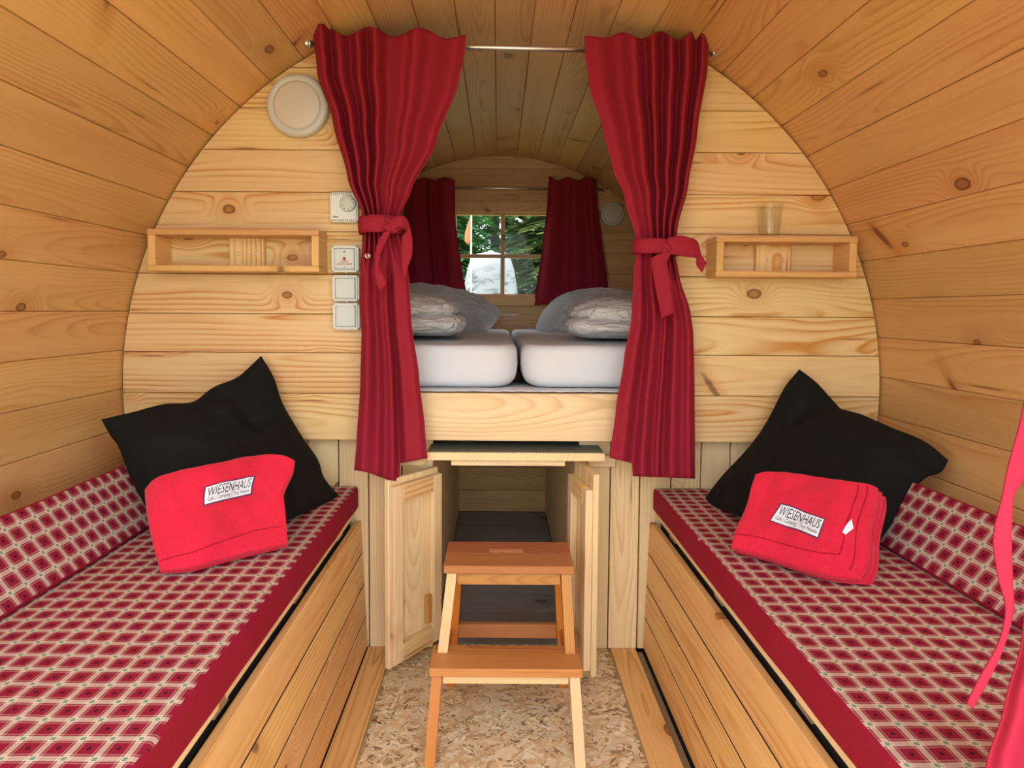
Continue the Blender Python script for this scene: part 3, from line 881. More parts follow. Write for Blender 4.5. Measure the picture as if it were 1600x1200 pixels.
# ------------------------------------------------------------------ wall shelves
def shelf(px_l, px_r, zt, zb, label, blockx):
    yf, yb = 1.692, YP-0.0005
    S = thing('wall_shelf', ((px_l+px_r)/2, YP, zb), label, 'shelf', 'pine box shelves on the partition')
    tb_ = 0.016
    box('top_board', (px_l, yf, zt-tb_), (px_r, yb, zt), M_SHELF, S)
    box('bottom_board', (px_l, yf, zb), (px_r, yb, zb+tb_), M_SHELF, S)
    box('end_block', (px_l+0.001, yf+0.001, zb+tb_), (px_l+0.021, yb, zt-tb_), M_SHELF, S)
    box('end_block', (px_r-0.021, yf+0.001, zb+tb_), (px_r-0.001, yb, zt-tb_), M_SHELF, S)
    b = box('mounting_block', (blockx-0.049, yb-0.020, zb+tb_), (blockx+0.049, yb, zt-tb_), M_WALL, S, axis=2)
    for sx in (-0.022, 0.026):
        lathe('screw', [(0.0045, 0), (0.0045, 0.0012), (0.0025, 0.0014), (0.0, 0.0006)], (blockx+sx, yb-0.020, (zb+zt)/2-0.004), (0, -1, 0), M_METAL, b, 10)
a = at(229, 364, 1.692); b_ = at(498, 368, 1.692); c_ = at(360, 424, 1.692)
shelf(a.x, b_.x, at(360, 358, 1.692).z, c_.z, 'empty pine box shelf left of the bed opening', at(385, 390, 1.76).x)
a = at(1120, 375, 1.692); b_ = at(1341, 380, 1.692)
zrt = at(1230, 369, 1.692).z
shelf(a.x, b_.x, zrt, at(1230, 433, 1.692).z, 'pine box shelf with a drinking glass on top', at(1209, 400, 1.76).x)
# tumbler
gx = at(1202, 360, 1.735).x
prof_o = [(0.0265, 0.0), (0.0275, 0.002), (0.0345, 0.088), (0.0350, 0.0915), (0.0338, 0.0925), (0.0325, 0.0910), (0.0262, 0.012), (0.0240, 0.0085), (0.0, 0.0080)]
g_ = thing('drinking_glass', (gx, 1.735, zrt), 'clear empty tumbler standing on the right wall shelf', 'glass')
lathe('glass_body', prof_o, (gx, 1.735, zrt+0.0008), (0, 0, 1), M_TUMBLER, g_, 40)

# ------------------------------------------------------------------ lamps, thermostat, switches
def round_lamp(c, r, label, y):
    L = thing('round_lamp', (c.x, y, c.z-r), label, 'lamp', 'flat round wall lamps')
    lathe('lamp_ring', [(r*0.96, 0), (r, 0.006), (r, 0.020), (r*0.96, 0.027), (r*0.80, 0.029), (r*0.77, 0.026)], (c.x, y, c.z), (0, -1, 0), M_LAMPRING, L, 56)
    lathe('diffuser', [(r*0.765, 0.0262), (r*0.765, 0.028), (r*0.7, 0.030), (r*0.4, 0.0325), (0.0, 0.0335)], (c.x, y, c.z), (0, -1, 0), M_LAMP, L, 56)
round_lamp(at(463.5, 163.5, 1.752), 0.0865, 'round white wall lamp beside the left curtain top', YP-0.0005)
round_lamp(at(957.5, 334.5, 3.49), 0.066, 'small round lamp on the rear wall right of the window', YF-0.0005)

def rbox(name, lo, hi, bev, mat, parent, seg=3):
    lo, hi = Vector(lo), Vector(hi)
    bm = bmesh.new(); bmesh.ops.create_cube(bm, size=1.0)
    bmesh.ops.scale(bm, vec=hi-lo, verts=bm.verts)
    bmesh.ops.bevel(bm, geom=list(bm.edges), offset=bev, segments=seg, affect='EDGES')
    return from_bm(name, bm, mat, parent, Matrix.Translation((lo+hi)/2))
yw = YP-0.0005
def pxbox(px0, py0, px1, py1, yf):
    """front rectangle seen at depth yf"""
    a = at(px0, py0, yf); b = at(px1, py1, yf)
    return a.x, b.x, b.z, a.z
x0, x1, z0, z1 = pxbox(515, 300, 558.5, 347, 1.756)
T_ = thing('thermostat', ((x0+x1)/2, yw, z0), 'white room thermostat with round dial above the switches', 'thermostat')
rbox('housing', (x0, 1.756, z0), (x1, yw, z1), 0.004, M_PLASTIC, T_)
for i in range(13):
    xx = lerp(x0+0.006, x1-0.006, i/12)
    box('vent_slot', (xx-0.0009, 1.7550, z1-0.0090), (xx+0.0009, 1.7562, z1-0.0025), M_LINE, T_, 0)
    box('vent_slot', (xx-0.0009, 1.7550, z0+0.0025), (xx+0.0009, 1.7562, z0+0.0075), M_LINE, T_, 0)
dc = (lerp(x0, x1, 0.66), 1.756, lerp(z0, z1, 0.615))
lathe('dial_groove', [(0.0235, 0), (0.0235, 0.0006), (0.0, 0.0006)], dc, (0, -1, 0), M_LINE, T_, 32, False)
dial = lathe('dial', [(0.0222, 0), (0.0222, 0.004), (0.020, 0.006), (0.0, 0.006)], dc, (0, -1, 0), M_PLASTIC2, T_, 32)
for a in range(6):
    an = math.radians(200+a*40)
    lathe('dial_mark', [(0.0018, 0), (0.0018, 0.0008), (0.0, 0.0008)], (dc[0]+0.0165*math.cos(an), dc[1]-0.0058, dc[2]+0.0165*math.sin(an)), (0, -1, 0), M_LINE, dial, 8, False)
for i in range(4):
    xx = x0+0.009+i*0.0038
    box('maker_mark', (xx, 1.7552, z0+0.0125), (xx+0.003, 1.7561, z0+0.0155), M_INK, T_, 0)

def switch(px0, py0, px1, py1, kind, label):
    yf = 1.748
    x0, x1, z0, z1 = pxbox(px0, py0, px1, py1, yf)
    w, h = x1-x0, z1-z0
    S = thing('wall_switch' if kind != 'socket' else 'wall_socket', ((x0+x1)/2, yw, z0), label, 'switch' if kind != 'socket' else 'socket', 'surface-mounted switch boxes')
    rbox('housing', (x0, yf, z0), (x1, yw, z1), 0.005, M_PLASTIC, S)
    ix0, ix1, iz0, iz1 = x0+w*0.14, x1-w*0.14, z0+h*0.12, z1-h*0.13
    box('joint', (ix0-0.0022, yf-0.0006, iz0-0.0022), (ix1+0.0022, yf+0.001, iz1+0.0022), M_LINE, S, 0)
    rk = rbox('rocker' if kind != 'socket' else 'flap', (ix0, yf-0.0035, iz0), (ix1, yf+0.0005, iz1), 0.0015, M_PLASTIC2, S, 2)
    if kind == 'socket':
        rbox('flap_hinge', (ix0+0.004, yf-0.005, iz1+0.0005), (ix1-0.004, yf-0.0004, iz1+0.006), 0.001, M_PLASTIC, S, 2)
    cx = (ix0+ix1)/2
    if kind == 'marked':
        lathe('red_dot', [(0.0048, 0), (0.0048, 0.0006), (0.0, 0.0006)], (cx, yf-0.0034, lerp(iz0, iz1, 0.50)), (0, -1, 0), M_REDINK, rk, 20, False)
        lathe('ring_mark', [(0.0032, 0), (0.0032, 0.0004), (0.0020, 0.0004)], (cx, yf-0.0034, lerp(iz0, iz1, 0.86)), (0, -1, 0), M_LINE, rk, 16, False)
        rg = random.Random(3)
        for zz, wd in ((0.35, 0.21), (0.235, 0.40)):
            u = -wd
            while u < wd:
                l = rg.uniform(0.03, 0.07); hh = rg.uniform(0.0009, 0.0017)
                xa = cx+(ix1-ix0)*u; xb = cx+(ix1-ix0)*min(wd, u+l); zc = lerp(iz0, iz1, zz)
                box('faded_print', (xa, yf-0.0040, zc-hh), (xb, yf-0.0034, zc+hh), M_REDINK, rk, 0)
                u += l+0.02
        zc = lerp(iz0, iz1, 0.10)
        box('bar_mark', (cx-0.0007, yf-0.0040, zc-0.003), (cx+0.0007, yf-0.0034, zc+0.003), M_LINE, rk, 0)
    lathe('cable_knob', [(0.004, 0), (0.004, 0.003), (0.0, 0.0035)], ((x0+x1)/2, (yf+yw)/2, z0), (0, 0, -1), M_PLASTIC, S, 10, False)
switch(517.5, 383.5, 559.5, 425, 'marked', 'white switch with a red dot and faded red print')
switch(518.5, 430, 560.5, 470.5, 'plain', 'blank white rocker switch between marked switch and socket')
switch(519.5, 473.5, 561, 515, 'socket', 'white socket with hinged flap, lowest of the boxes')

# ------------------------------------------------------------------ curtains
def interp_edge(pts, y):
    if y <= pts[0][1]: return pts[0][0]
    for (xa, ya), (xb, yb) in zip(pts[:-1], pts[1:]):
        if y <= yb: return lerp(xa, xb, smooth01((y-ya)/(yb-ya))*0.5+0.5*(y-ya)/(yb-ya))
    return pts[-1][0]
def curtain(name, left, right, top, hem, Y, folds, amp, mat, label, group, seed, nu=150, nv=110, ampf=None, lower=None, ysw=360):
    """left/right: outline of both edges; top(u), hem(u): heights of the upper and lower edge; all at depth Y"""
    V, Fc = [], []
    rg = random.Random(seed)
    if isinstance(folds, int):
        us = [0.0]
        for i in range(folds*2): us.append(us[-1]+rg.uniform(0.5, 1.6))
        pl = [(q/us[-1], (-1 if i % 2 else 1)*rg.uniform(0.5, 1.0)) for i, q in enumerate(us)]
    else: pl = folds
    def pleat(u, pl=pl):
        if u <= pl[0][0]: return pl[0][1]
        for (ua, da), (ub, db) in zip(pl[:-1], pl[1:]):
            if u <= ub:
                t = (u-ua)/(ub-ua)
                return lerp(da, db, smooth01(t))
        return pl[-1][1]
    for j in range(nv+1):
        v = j/nv
        for i in range(nu+1):
            u = i/nu
            yy = lerp(top(u), hem(u), v)
            xl_, xr_ = interp_edge(left, yy), interp_edge(right, yy)
            uu = u+0.014*mnoise.noise(Vector((u*4, v*3.5, seed)))
            a = amp*(ampf(yy) if ampf else 1.0)
            pv = pleat(uu)
            if lower: pv = lerp(pv, pleat(uu, lower), smooth01((yy-ysw)/90))
            dep = a*pv+0.35*a*mnoise.noise(Vector((u*4, v*4, seed+3)))
            p = at(lerp(xl_, xr_, u), yy, Y+dep)
            V.append(p)
    w = nu+1
    for j in range(nv):
        for i in range(nu):
            Fc.append((j*w+i, j*w+i+1, (j+1)*w+i+1, (j+1)*w+i))
    return V, Fc
def ribbon(name, rows, mat, parent, n=40, th=0.0018):
    """rows of (left px, left py, right px, right py, depth)"""
    A = catmull([at(r[0], r[1], r[4]) for r in rows], n)
    B = catmull([at(r[2], r[3], r[4]+(r[5] if len(r) > 5 else 0)) for r in rows], n)
    V, Fc = [], []
    for a, b in zip(A, B):
        for k in range(5): V.append(a.lerp(b, k/4))
    for j in range(n-1):
        for k in range(4): Fc.append((j*5+k, j*5+k+1, (j+1)*5+k+1, (j+1)*5+k))
    o = make(name, V, Fc, mat, parent, None, True)
    sm = o.modifiers.new('thickness', 'SOLIDIFY'); sm.thickness = th; sm.offset = 0
    return o
def band(name, pxl, pxr, py0, py1, Y, depth, mat, parent, tilt=0.0, seed=0):
    """tie wrapped round the gathered cloth"""
    V, Fc = [], []
    n, mrow = 56, 6
    for j in range(mrow+1):
        t = j/mrow
        for i in range(n):
            a = 2*math.pi*i/n
            cpx = (pxl+pxr)/2; hw = (pxr-pxl)/2*(1+0.05*math.sin(math.pi*t))
            px = cpx+hw*math.cos(a)
            py = lerp(py0, py1, t)+tilt*math.cos(a)+2.0*mnoise.noise(Vector((math.cos(a)*2, math.sin(a)*2, t*3+seed)))
            yy = Y-depth*math.sin(a)-0.004*math.sin(math.pi*t)*max(0, math.sin(a))
            q = at(px, py, Y); V.append((q.x, yy, q.z))
    for j in range(mrow):
        for i in range(n):
            i2 = (i+1) % n
            Fc.append((j*n+i, j*n+i2, (j+1)*n+i2, (j+1)*n+i))
    o = make(name, V, Fc, mat, parent, None, True)
    sm = o.modifiers.new('thickness', 'SOLIDIFY'); sm.thickness = 0.003; sm.offset = 1
    return o
def knot(name, c, size, mat, parent, seed):
    V, Fc = [], []
    nu, nv = 28, 16
    for j in range(nv+1):
        ph = -math.pi/2+math.pi*j/nv
        for i in range(nu):
            th = 2*math.pi*i/nu
            p = Vector((math.cos(ph)*math.cos(th), math.cos(ph)*math.sin(th), math.sin(ph)))
            k = 1+0.22*math.sin(5*(p.x*0.7+p.z)+seed)+0.10*mnoise.noise(p*3+Vector((seed, 0, 0)))
            V.append((c[0]+p.x*size[0]*k, c[1]+p.y*size[1]*k, c[2]+p.z*size[2]*k))
    for j in range(nv):
        for i in range(nu):
            i2 = (i+1) % nu
            Fc.append((j*nu+i, j*nu+i2, (j+1)*nu+i2, (j+1)*nu+i))
    return make(name, V, Fc, mat, parent, None, True)
def cloth(V, Fc, mat, parent, name='fabric'):
    o = make(name, V, Fc, mat, parent, None, True)
    sm = o.modifiers.new('thickness', 'SOLIDIFY'); sm.thickness = 0.002; sm.offset = 0
    return o
YC = 1.690
# left curtain
Lc = thing('tied_curtain', at(605, 740, YC), 'dark red curtain tied with a knot, left of the bed opening', 'curtain', 'tied curtains at the bed opening')
le = [(489, 40), (496, 114), (520, 188), (544, 280), (567, 337), (568, 368), (563, 420), (562, 470), (565, 520), (563, 600), (557, 690), (553, 740)]
ri = [(729, 40), (727, 75), (717, 127), (682, 223), (643, 297), (626, 337), (626, 366), (637, 410), (640, 450), (643, 503), (655, 590), (664, 670), (669, 730)]
topL = lambda u: 50-9*math.sin(2*math.pi*3.1*u+0.6)*(1-0.4*u)+9*smooth01((u-0.75)/0.25)-4*smooth01((0.5-u)/0.5)
hemL = lambda u: lerp(735, 752, smooth01(u/0.62)) if u < 0.62 else lerp(724, 716, (u-0.62)/0.38)
af = lambda y: 1.0 if y < 200 else (lerp(1.0, 0.55, smooth01((y-200)/140)) if y < 340 else lerp(0.55, 0.72, smooth01((y-370)/250)))
V, Fc = curtain('c', le, ri, topL, hemL, YC, [(0, 0.4), (0.05, -0.9), (0.115, 1.0), (0.16, -0.8), (0.235, 1.0), (0.285, -0.7), (0.35, 1.0), (0.40, -1.0), (0.49, 0.9), (0.60, 0.1), (0.66, -0.6), (0.78, 0.7), (0.93, -0.5), (1, 0.1)], 0.031, M_CURTAIN, '', '', 5, ampf=af, lower=[(0, 0.2), (0.12, -0.8), (0.30, 0.9), (0.42, -0.3), (0.52, -0.9), (0.62, 1.0), (0.72, -0.5), (0.9, -0.3), (1, 0.4)])
cloth(V, Fc, M_CURTAIN, Lc)
band('tie_band', 563, 628, 340, 366, YC-0.008, 0.046, M_RIBBON, Lc, 0, 1)
knot('knot', at(616, 351, YC-0.056), (0.030, 0.016, 0.019), M_RIBBON, Lc, 0.4)
ribbon('tie_tail', [(606, 346, 612, 362, YC-0.068), (622, 338, 628, 352, YC-0.072), (636, 342, 634, 362, YC-0.060), (644, 372, 628, 372, YC-0.048), (644, 398, 627, 402, YC-0.044), (637, 418, 628, 420, YC-0.042), (634, 432, 632, 432, YC-0.040)], M_RIBBON, Lc)
ribbon('tie_tail', [(600, 362, 612, 360, YC-0.064), (590, 378, 600, 384, YC-0.062), (586, 400, 593, 402, YC-0.058), (586, 428, 592, 418, YC-0.058), (589, 446, 600, 432, YC-0.060), (594, 454, 604, 444, YC-0.060)], M_RIBBON, Lc)
eyelet = at(574, 400, YC-0.030)
lathe('eyelet', [(0.0035, 0), (0.0075, 0.0005), (0.0082, 0.002), (0.0070, 0.0035), (0.0042, 0.0030), (0.0035, 0.0)], eyelet, (0.5, -0.8, 0.1), M_BRASS, Lc, 20)
# right curtain
Rc = thing('tied_curtain', at(1030, 740, YC), 'dark red curtain tied with a band, right of the bed opening', 'curtain', 'tied curtains at the bed opening')
le = [(912, 40), (913, 75), (920, 131), (944, 210), (957, 262), (975, 306), (992, 368), (993, 400), (990, 430), (986, 500), (975, 560), (962, 640), (952, 720)]
ri = [(1108, 40), (1106, 100), (1089, 210), (1075, 289), (1058, 358), (1055, 398), (1061, 430), (1079, 491), (1083, 520), (1085, 600), (1086, 750)]
topR = lambda u: 55-6*math.sin(2*math.pi*3.4*u+1.2)*(0.4+u)+4*smooth01((0.2-u)/0.2)
hemR = lambda u: lerp(715, 724, u/0.27) if u < 0.27 else lerp(744, 748, (u-0.27)/0.73)
V, Fc = curtain('c', le, ri, topR, hemR, YC, [(0, -0.1), (0.10, -0.5), (0.27, 0.6), (0.40, -0.8), (0.49, 0.9), (0.55, -0.8), (0.63, 1.0), (0.70, -1.0), (0.76, 0.9), (0.83, -0.9), (0.90, 0.9), (0.96, -0.7), (1, 0.4)], 0.030, M_CURTAIN, '', '', 21, lower=[(0, 0.1), (0.15, -0.7), (0.27, 0.9), (0.38, -0.9), (0.5, 0.6), (0.56, -0.2), (0.62, 0.9), (0.72, -0.8), (0.84, 0.4), (0.93, -0.6), (1, 0.3)], ysw=390, ampf=lambda y: 1.0 if y < 220 else (lerp(1.0, 0.55, smooth01((y-220)/140)) if y < 365 else lerp(0.55, 0.72, smooth01((y-400)/220))))
cloth(V, Fc, M_CURTAIN, Rc)
band('tie_band', 991, 1059, 376, 398, YC-0.008, 0.044, M_RIBBON, Rc, 2, 5)
knot('knot', at(1043, 386, YC-0.054), (0.017, 0.012, 0.020), M_RIBBON, Rc, 2.0)
ribbon('tie_tail', [(1043, 372, 1045, 396, YC-0.062), (1062, 368, 1062, 400, YC-0.064), (1080, 372, 1078, 402, YC-0.060), (1090, 378, 1088, 404, YC-0.052), (1096, 398, 1088, 414, YC-0.046), (1104, 411, 1097, 426, YC-0.044)], M_RIBBON, Rc, 44)
ribbon('tie_tail', [(1037, 394, 1050, 394, YC-0.062), (1020, 402, 1046, 402, YC-0.066), (1018, 412, 1043, 412, YC-0.064), (1024, 450, 1050, 446, YC-0.056), (1034, 497, 1054, 489, YC-0.054)], M_RIBBON, Rc, 44)
# rod
rd = thing('curtain_rod', at(790, 75, 1.728), 'slim aluminium curtain rod across the bed opening', 'rod')
ra, rb = at(487, 68, 1.728), at(1112, 82, 1.728)
rod_between('tube', ra, rb, 0.0072, M_METAL, rd)
for p, dirv in ((ra, (ra-rb).normalized()), (rb, (rb-ra).normalized())):
    lathe('end_cap', [(0.0115, 0), (0.0125, 0.002), (0.0125, 0.006), (0.0105, 0.008), (0.0125, 0.010), (0.0125, 0.015), (0.0115, 0.018), (0.0, 0.019)], p, dirv, M_METAL, rd, 18)
# small curtains at the rear window
YR = 3.455
for k, (le, ri, tp, hm, lab, sd) in enumerate((
    ([(632, 270), (632, 470)], [(711, 270), (711, 340), (716, 380), (722, 420), (731, 470)], lambda u: 279-2*math.cos(2*math.pi*2.5*u), lambda u: 470, 'short dark red curtain at the left side of the rear window', 2),
    ([(858, 270), (855, 320), (848, 380), (840, 440), (833, 480)], [(931, 270), (934, 320), (941, 380), (948, 430), (952, 470)], lambda u: 279-2.5*math.cos(2*math.pi*2.5*u), lambda u: lerp(477, 470, u), 'short dark red curtain at the right side of the rear window', 8))):
    V, Fc = curtain('c', le, ri, tp, hm, YR, 3, 0.022, M_CURTAIN, '', '', sd, nu=80, nv=40)
    o = make('window_curtain', V, Fc, M_CURTAIN, None, None, True)
    sm = o.modifiers.new('thickness', 'SOLIDIFY'); sm.thickness = 0.002; sm.offset = 0
    tag(o, lab, 'curtain', 'curtains at the rear window')
rd = thing('curtain_rod', at(800, 295, 3.487), 'thin metal curtain rod above the rear window', 'rod')
ra, rb = at(620, 292.5, 3.487), at(943, 296, 3.487)
rod_between('tube', ra, rb, 0.0075, M_METAL, rd)
for p, dv in ((ra, (ra-rb).normalized()), (rb, (rb-ra).normalized())):
    lathe('end_cap', [(0.010, 0), (0.012, 0.003), (0.012, 0.010), (0.0, 0.014)], p, dv, M_METAL, rd, 14)
for px in (632, 933):
    q = at(px, 294, 3.487)
    rod_between('bracket', (q.x, 3.494, q.z), (q.x, YF-0.0004, q.z), 0.005, M_METAL, rd, 10)

# entrance curtain at the right edge of the picture
YE = 0.60
Ec = thing('entrance_curtain', at(1640, 1330, YE), 'pinkish red entrance curtain with hanging tie at the right edge', 'curtain')
le = [(1640, -660), (1650, -200), (1640, 300), (1612, 560), (1604, 640), (1603, 760), (1606, 900), (1597, 1000), (1570, 1100), (1540, 1200), (1515, 1330)]
ri = [(1990, -660), (1950, -200), (1860, 300), (1740, 560), (1700, 640), (1710, 760), (1760, 900), (1790, 1000), (1820, 1200), (1840, 1330)]
V, Fc = curtain('c', le, ri, lambda u: -640, lambda u: 1290, YE, 3, 0.010, M_FRONTCURT, '', '', 31, nu=90, nv=90)
cloth(V, Fc, M_FRONTCURT, Ec)
ribbon('tie_tail', [(1640, 560, 1650, 640, YE-0.035), (1606, 612, 1625, 700, YE-0.040), (1594, 660, 1606, 730, YE-0.040), (1574, 735, 1594, 758, YE-0.038), (1565, 780, 1583, 778, YE-0.036), (1552, 840, 1580, 840, YE-0.036), (1559, 900, 1582, 915, YE-0.036), (1571, 950, 1583, 955, YE-0.036), (1561, 1002, 1566, 1016, YE-0.036), (1531, 1058, 1541, 1068, YE-0.034), (1511, 1098, 1519, 1107, YE-0.032)], M_FRONTCURT, Ec, 80)
band('tie_band', 1632, 1704, 590, 660, YE-0.004, 0.030, M_FRONTCURT, Ec, 0, 9)
q = at(1700, -620, 0.615)
rd = thing('curtain_rod', (0.75, 0.615, q.z), 'curtain rod at the entrance above the pinkish curtain', 'rod')
hwid = math.sqrt(max(0.01, (R-0.01)**2-(q.z-CZ)**2))
rod_between('tube', (CX-hwid, 0.618, q.z), (CX+hwid, 0.618, q.z), 0.007, M_METAL, rd)

# ------------------------------------------------------------------ soft patches: scatter pillows and blankets
class Patch:
    """surface spanned by four edge curves (bottom, right, top, left)"""
    def __init__(s, bottom, right, top, left, n=60):
        s.n = n
        s.b, s.r, s.t, s.l = [catmull(e, n+1) for e in (bottom, right, top, left)]   # left/right run bottom->top
    def _c(s, arr, f):
        f = max(0.0, min(1.0, f))*s.n; i = min(int(f), s.n-1)
        return arr[i].lerp(arr[i+1], f-i)
    def mid(s, u, v):
        B, T_, L, R_ = s._c(s.b, u), s._c(s.t, u), s._c(s.l, v), s._c(s.r, v)
        c = s.b[0]*(1-u)*(1-v)+s.b[-1]*u*(1-v)+s.t[0]*(1-u)*v+s.t[-1]*u*v
        return B*(1-v)+T_*v+L*(1-u)+R_*u-c
    def normal(s):
        a = s.mid(0.9, 0.5)-s.mid(0.1, 0.5); b = s.mid(0.5, 0.9)-s.mid(0.5, 0.1)
        n = a.cross(b).normalized()
        if n.y > 0: n = -n
        return n
def px_edge(pts):
    """(px, py, depth) triples"""
    return [at(*p) for p in pts]
def pillow_mesh(name, P, hf, hb, mat, parent, wr, prof=0.5, nu=64, nv=64, offset=0.0):
    N = P.normal()
    def front(u, v):
        e = max(0.0, (16*u*(1-u)*v*(1-v)))**prof
        return P.mid(u, v)+N*(offset+hf*e+wr(u, v)*min(1.0, e*1.6))
    def back(u, v):
        e = max(0.0, (16*u*(1-u)*v*(1-v)))**prof
        return P.mid(u, v)+N*(offset-hb*e)
    V, Fc, idx = [], [], {}
    for sd, fn in ((0, front), (1, back)):
        for j in range(nv+1):
            for i in range(nu+1):
                edge = i in (0, nu) or j in (0, nv)
                if sd == 1 and edge: idx[(1, i, j)] = idx[(0, i, j)]; continue
                idx[(sd, i, j)] = len(V)
                # denser towards the rim
                u = 0.5-0.5*math.cos(math.pi*i/nu); v = 0.5-0.5*math.cos(math.pi*j/nv)
                u = lerp(u, i/nu, 0.5); v = lerp(v, j/nv, 0.5)
                V.append(fn(u, v))
        for j in range(nv):
            for i in range(nu):
                q = (idx[(sd, i, j)], idx[(sd, i+1, j)], idx[(sd, i+1, j+1)], idx[(sd, i, j+1)])
                Fc.append(q if sd == 0 else q[::-1])
    o = make(name, V, Fc, mat, parent, None, True)
    return o, front, N

# black scatter pillows
def wr_left(u, v):
    w = 0.014*mnoise.noise(Vector((u*3, v*4, 2)))+0.006*mnoise.noise(Vector((u*8+v*4, v*7, 4)))
    # diagonal crease running down from the dent in the upper edge
    for (u0, v0, u1, v1, dep, wd) in ((0.58, 1.0, 0.72, 0.62, -0.030, 0.045), (0.72, 0.66, 0.99, 0.60, -0.014, 0.035), (0.62, 0.78, 0.90, 0.74, 0.010, 0.03)):
        t = max(0, min(1, ((u-u0)*(u1-u0)+(v-v0)*(v1-v0))/((u1-u0)**2+(v1-v0)**2)))
        d2 = (u-u0-t*(u1-u0))**2+(v-v0-t*(v1-v0))**2
        w += dep*math.exp(-d2/(2*wd*wd))*(1-0.5*t)
    return w
PlL = Patch([atz(262, 850, 0.530), atz(300, 852, 0.530), atz(380, 838, 0.530), atz(450, 812, 0.530), at(531, 776, 1.737)],
            px_edge([(531, 776, 1.737), (507, 748, 1.738), (497, 720, 1.736), (470, 680, 1.735), (442, 632, 1.735), (428, 590, 1.735), (408, 556, 1.735)]),
            px_edge([(158, 655, 1.53), (200, 646, 1.54), (255, 633, 1.58), (298, 630, 1.62), (332, 606, 1.66), (370, 590, 1.70), (408, 556, 1.735)]),
            [atz(262, 850, 0.530)]+px_edge([(232, 800, 1.40), (203, 745, 1.46), (186, 700, 1.49), (172, 680, 1.51), (158, 655, 1.53)]))
o, _, _ = pillow_mesh('scatter_pillow', PlL, 0.060, 0.030, M_BLACK, None, wr_left, 0.55)
tag(o, 'black scatter pillow behind the folded blanket on the left bench', 'pillow', 'black scatter pillows')
def wr_right(u, v):
    w = 0.013*mnoise.noise(Vector((u*3+7, v*4, 5)))+0.006*mnoise.noise(Vector((u*8, v*7+u*4, 8)))
    for (u0, v0, u1, v1, dep, wd) in ((0.30, 1.0, 0.22, 0.66, -0.030, 0.05), (0.95, 0.90, 0.86, 0.75, -0.01, 0.03)):
        t = max(0, min(1, ((u-u0)*(u1-u0)+(v-v0)*(v1-v0))/((u1-u0)**2+(v1-v0)**2)))
        d2 = (u-u0-t*(u1-u0))**2+(v-v0-t*(v1-v0))**2
        w += dep*math.exp(-d2/(2*wd*wd))*(1-0.5*t)
    return w
PlR = Patch([at(1097, 784, 1.735), atz(1150, 804, 0.530), atz(1250, 838, 0.530), atz(1366, 859, 0.530)],
            [atz(1366, 859, 0.530)]+px_edge([(1392, 820, 1.36), (1412, 782, 1.40), (1445, 748, 1.42), (1470, 738, 1.43), (1482, 719, 1.44)]),
            px_edge([(1249, 577, 1.735), (1275, 597, 1.72), (1302, 626, 1.68), (1318, 641, 1.65), (1350, 651, 1.60), (1392, 669, 1.54), (1445, 690, 1.47), (1482, 719, 1.44)]),
            px_edge([(1097, 784, 1.735), (1130, 744, 1.735), (1172, 700, 1.735), (1201, 655, 1.735), (1226, 606, 1.735), (1249, 577, 1.735)]))
o, _, _ = pillow_mesh('scatter_pillow', PlR, 0.060, 0.030, M_BLACK, None, wr_right, 0.55)
tag(o, 'black scatter pillow behind the folded blanket on the right bench', 'pillow', 'black scatter pillows')

# white bed pillows
def wr_bed(seed):
    def f(u, v):
        q = Vector((u*7+seed, v*9+1.5*mnoise.noise(Vector((u*4, v*3, seed))), seed))
        return 0.010*(1-2*abs(mnoise.noise(q)))+0.005*(1-2*abs(mnoise.noise(q*2.2)))+0.012*mnoise.noise(Vector((u*3, v*3, seed+4)))
    return f
zq = 0.9440
Pb = Patch([atz(560, 518.5, zq), atz(640, 519, zq), atz(705, 519, zq), atz(762, 516, zq)],
           [atz(762, 516, zq), at(774, 504, 3.02), at(784, 489, 3.08)],
           [at(560, 455, 3.02), at(640, 452, 3.05), at(700, 458, 3.07), at(745, 470, 3.08), at(784, 489, 3.08)],
           [atz(560, 518.5, zq), at(545, 490, 2.92), at(560, 455, 3.02)])
o, _, _ = pillow_mesh('bed_pillow', Pb, 0.085, 0.05, M_LINEN, None, wr_bed(2.0), 0.45, 90, 70)
tag(o, 'crumpled white pillow lying behind the left duvet by the window', 'pillow')
Pb = Patch([atz(836, 515, zq), atz(870, 518, zq), atz(950, 520, zq), atz(1060, 521, zq)],
           [atz(1060, 521, zq), at(1075, 500, 2.98), at(1060, 468, 3.05)],
           [at(866, 471, 3.22), at(890, 465, 3.20), at(930, 461, 3.16), at(985, 464, 3.10), at(1060, 468, 3.05)],
           [atz(836, 515, zq), at(846, 496, 3.24), at(866, 471, 3.22)])
o, _, _ = pillow_mesh('bed_pillow', Pb, 0.085, 0.04, M_LINEN, None, wr_bed(9.0), 0.45, 90, 70)
tag(o, 'crumpled white pillow lying behind the right duvet under the round lamp', 'pillow')

# folded fleece blankets with a sewn label
def text_tris(body):
    cu = bpy.data.curves.new('lettering', 'FONT')
    cu.body = body; cu.size = 1.0; cu.resolution_u = 2
    ob = bpy.data.objects.new('lettering', cu)
    col.objects.link(ob)
    bpy.context.view_layer.update()
    me = ob.evaluated_get(bpy.context.evaluated_depsgraph_get()).to_mesh()
    V = [v.co.copy() for v in me.vertices]
    Fc = [tuple(p.vertices) for p in me.polygons]
    ob.to_mesh_clear()
    bpy.data.objects.remove(ob); bpy.data.curves.remove(cu)
    x0 = min(v.x for v in V); x1 = max(v.x for v in V); y0 = min(v.y for v in V); y1 = max(v.y for v in V)
    return [((v.x-x0)/(x1-x0), (v.y-y0)/(y1-y0)) for v in V], Fc
def on_surface(name, uvs, Fc, fn, N, off, mat, parent):
    return make(name, [fn(u, v)+N*off for u, v in uvs], Fc, mat, parent)
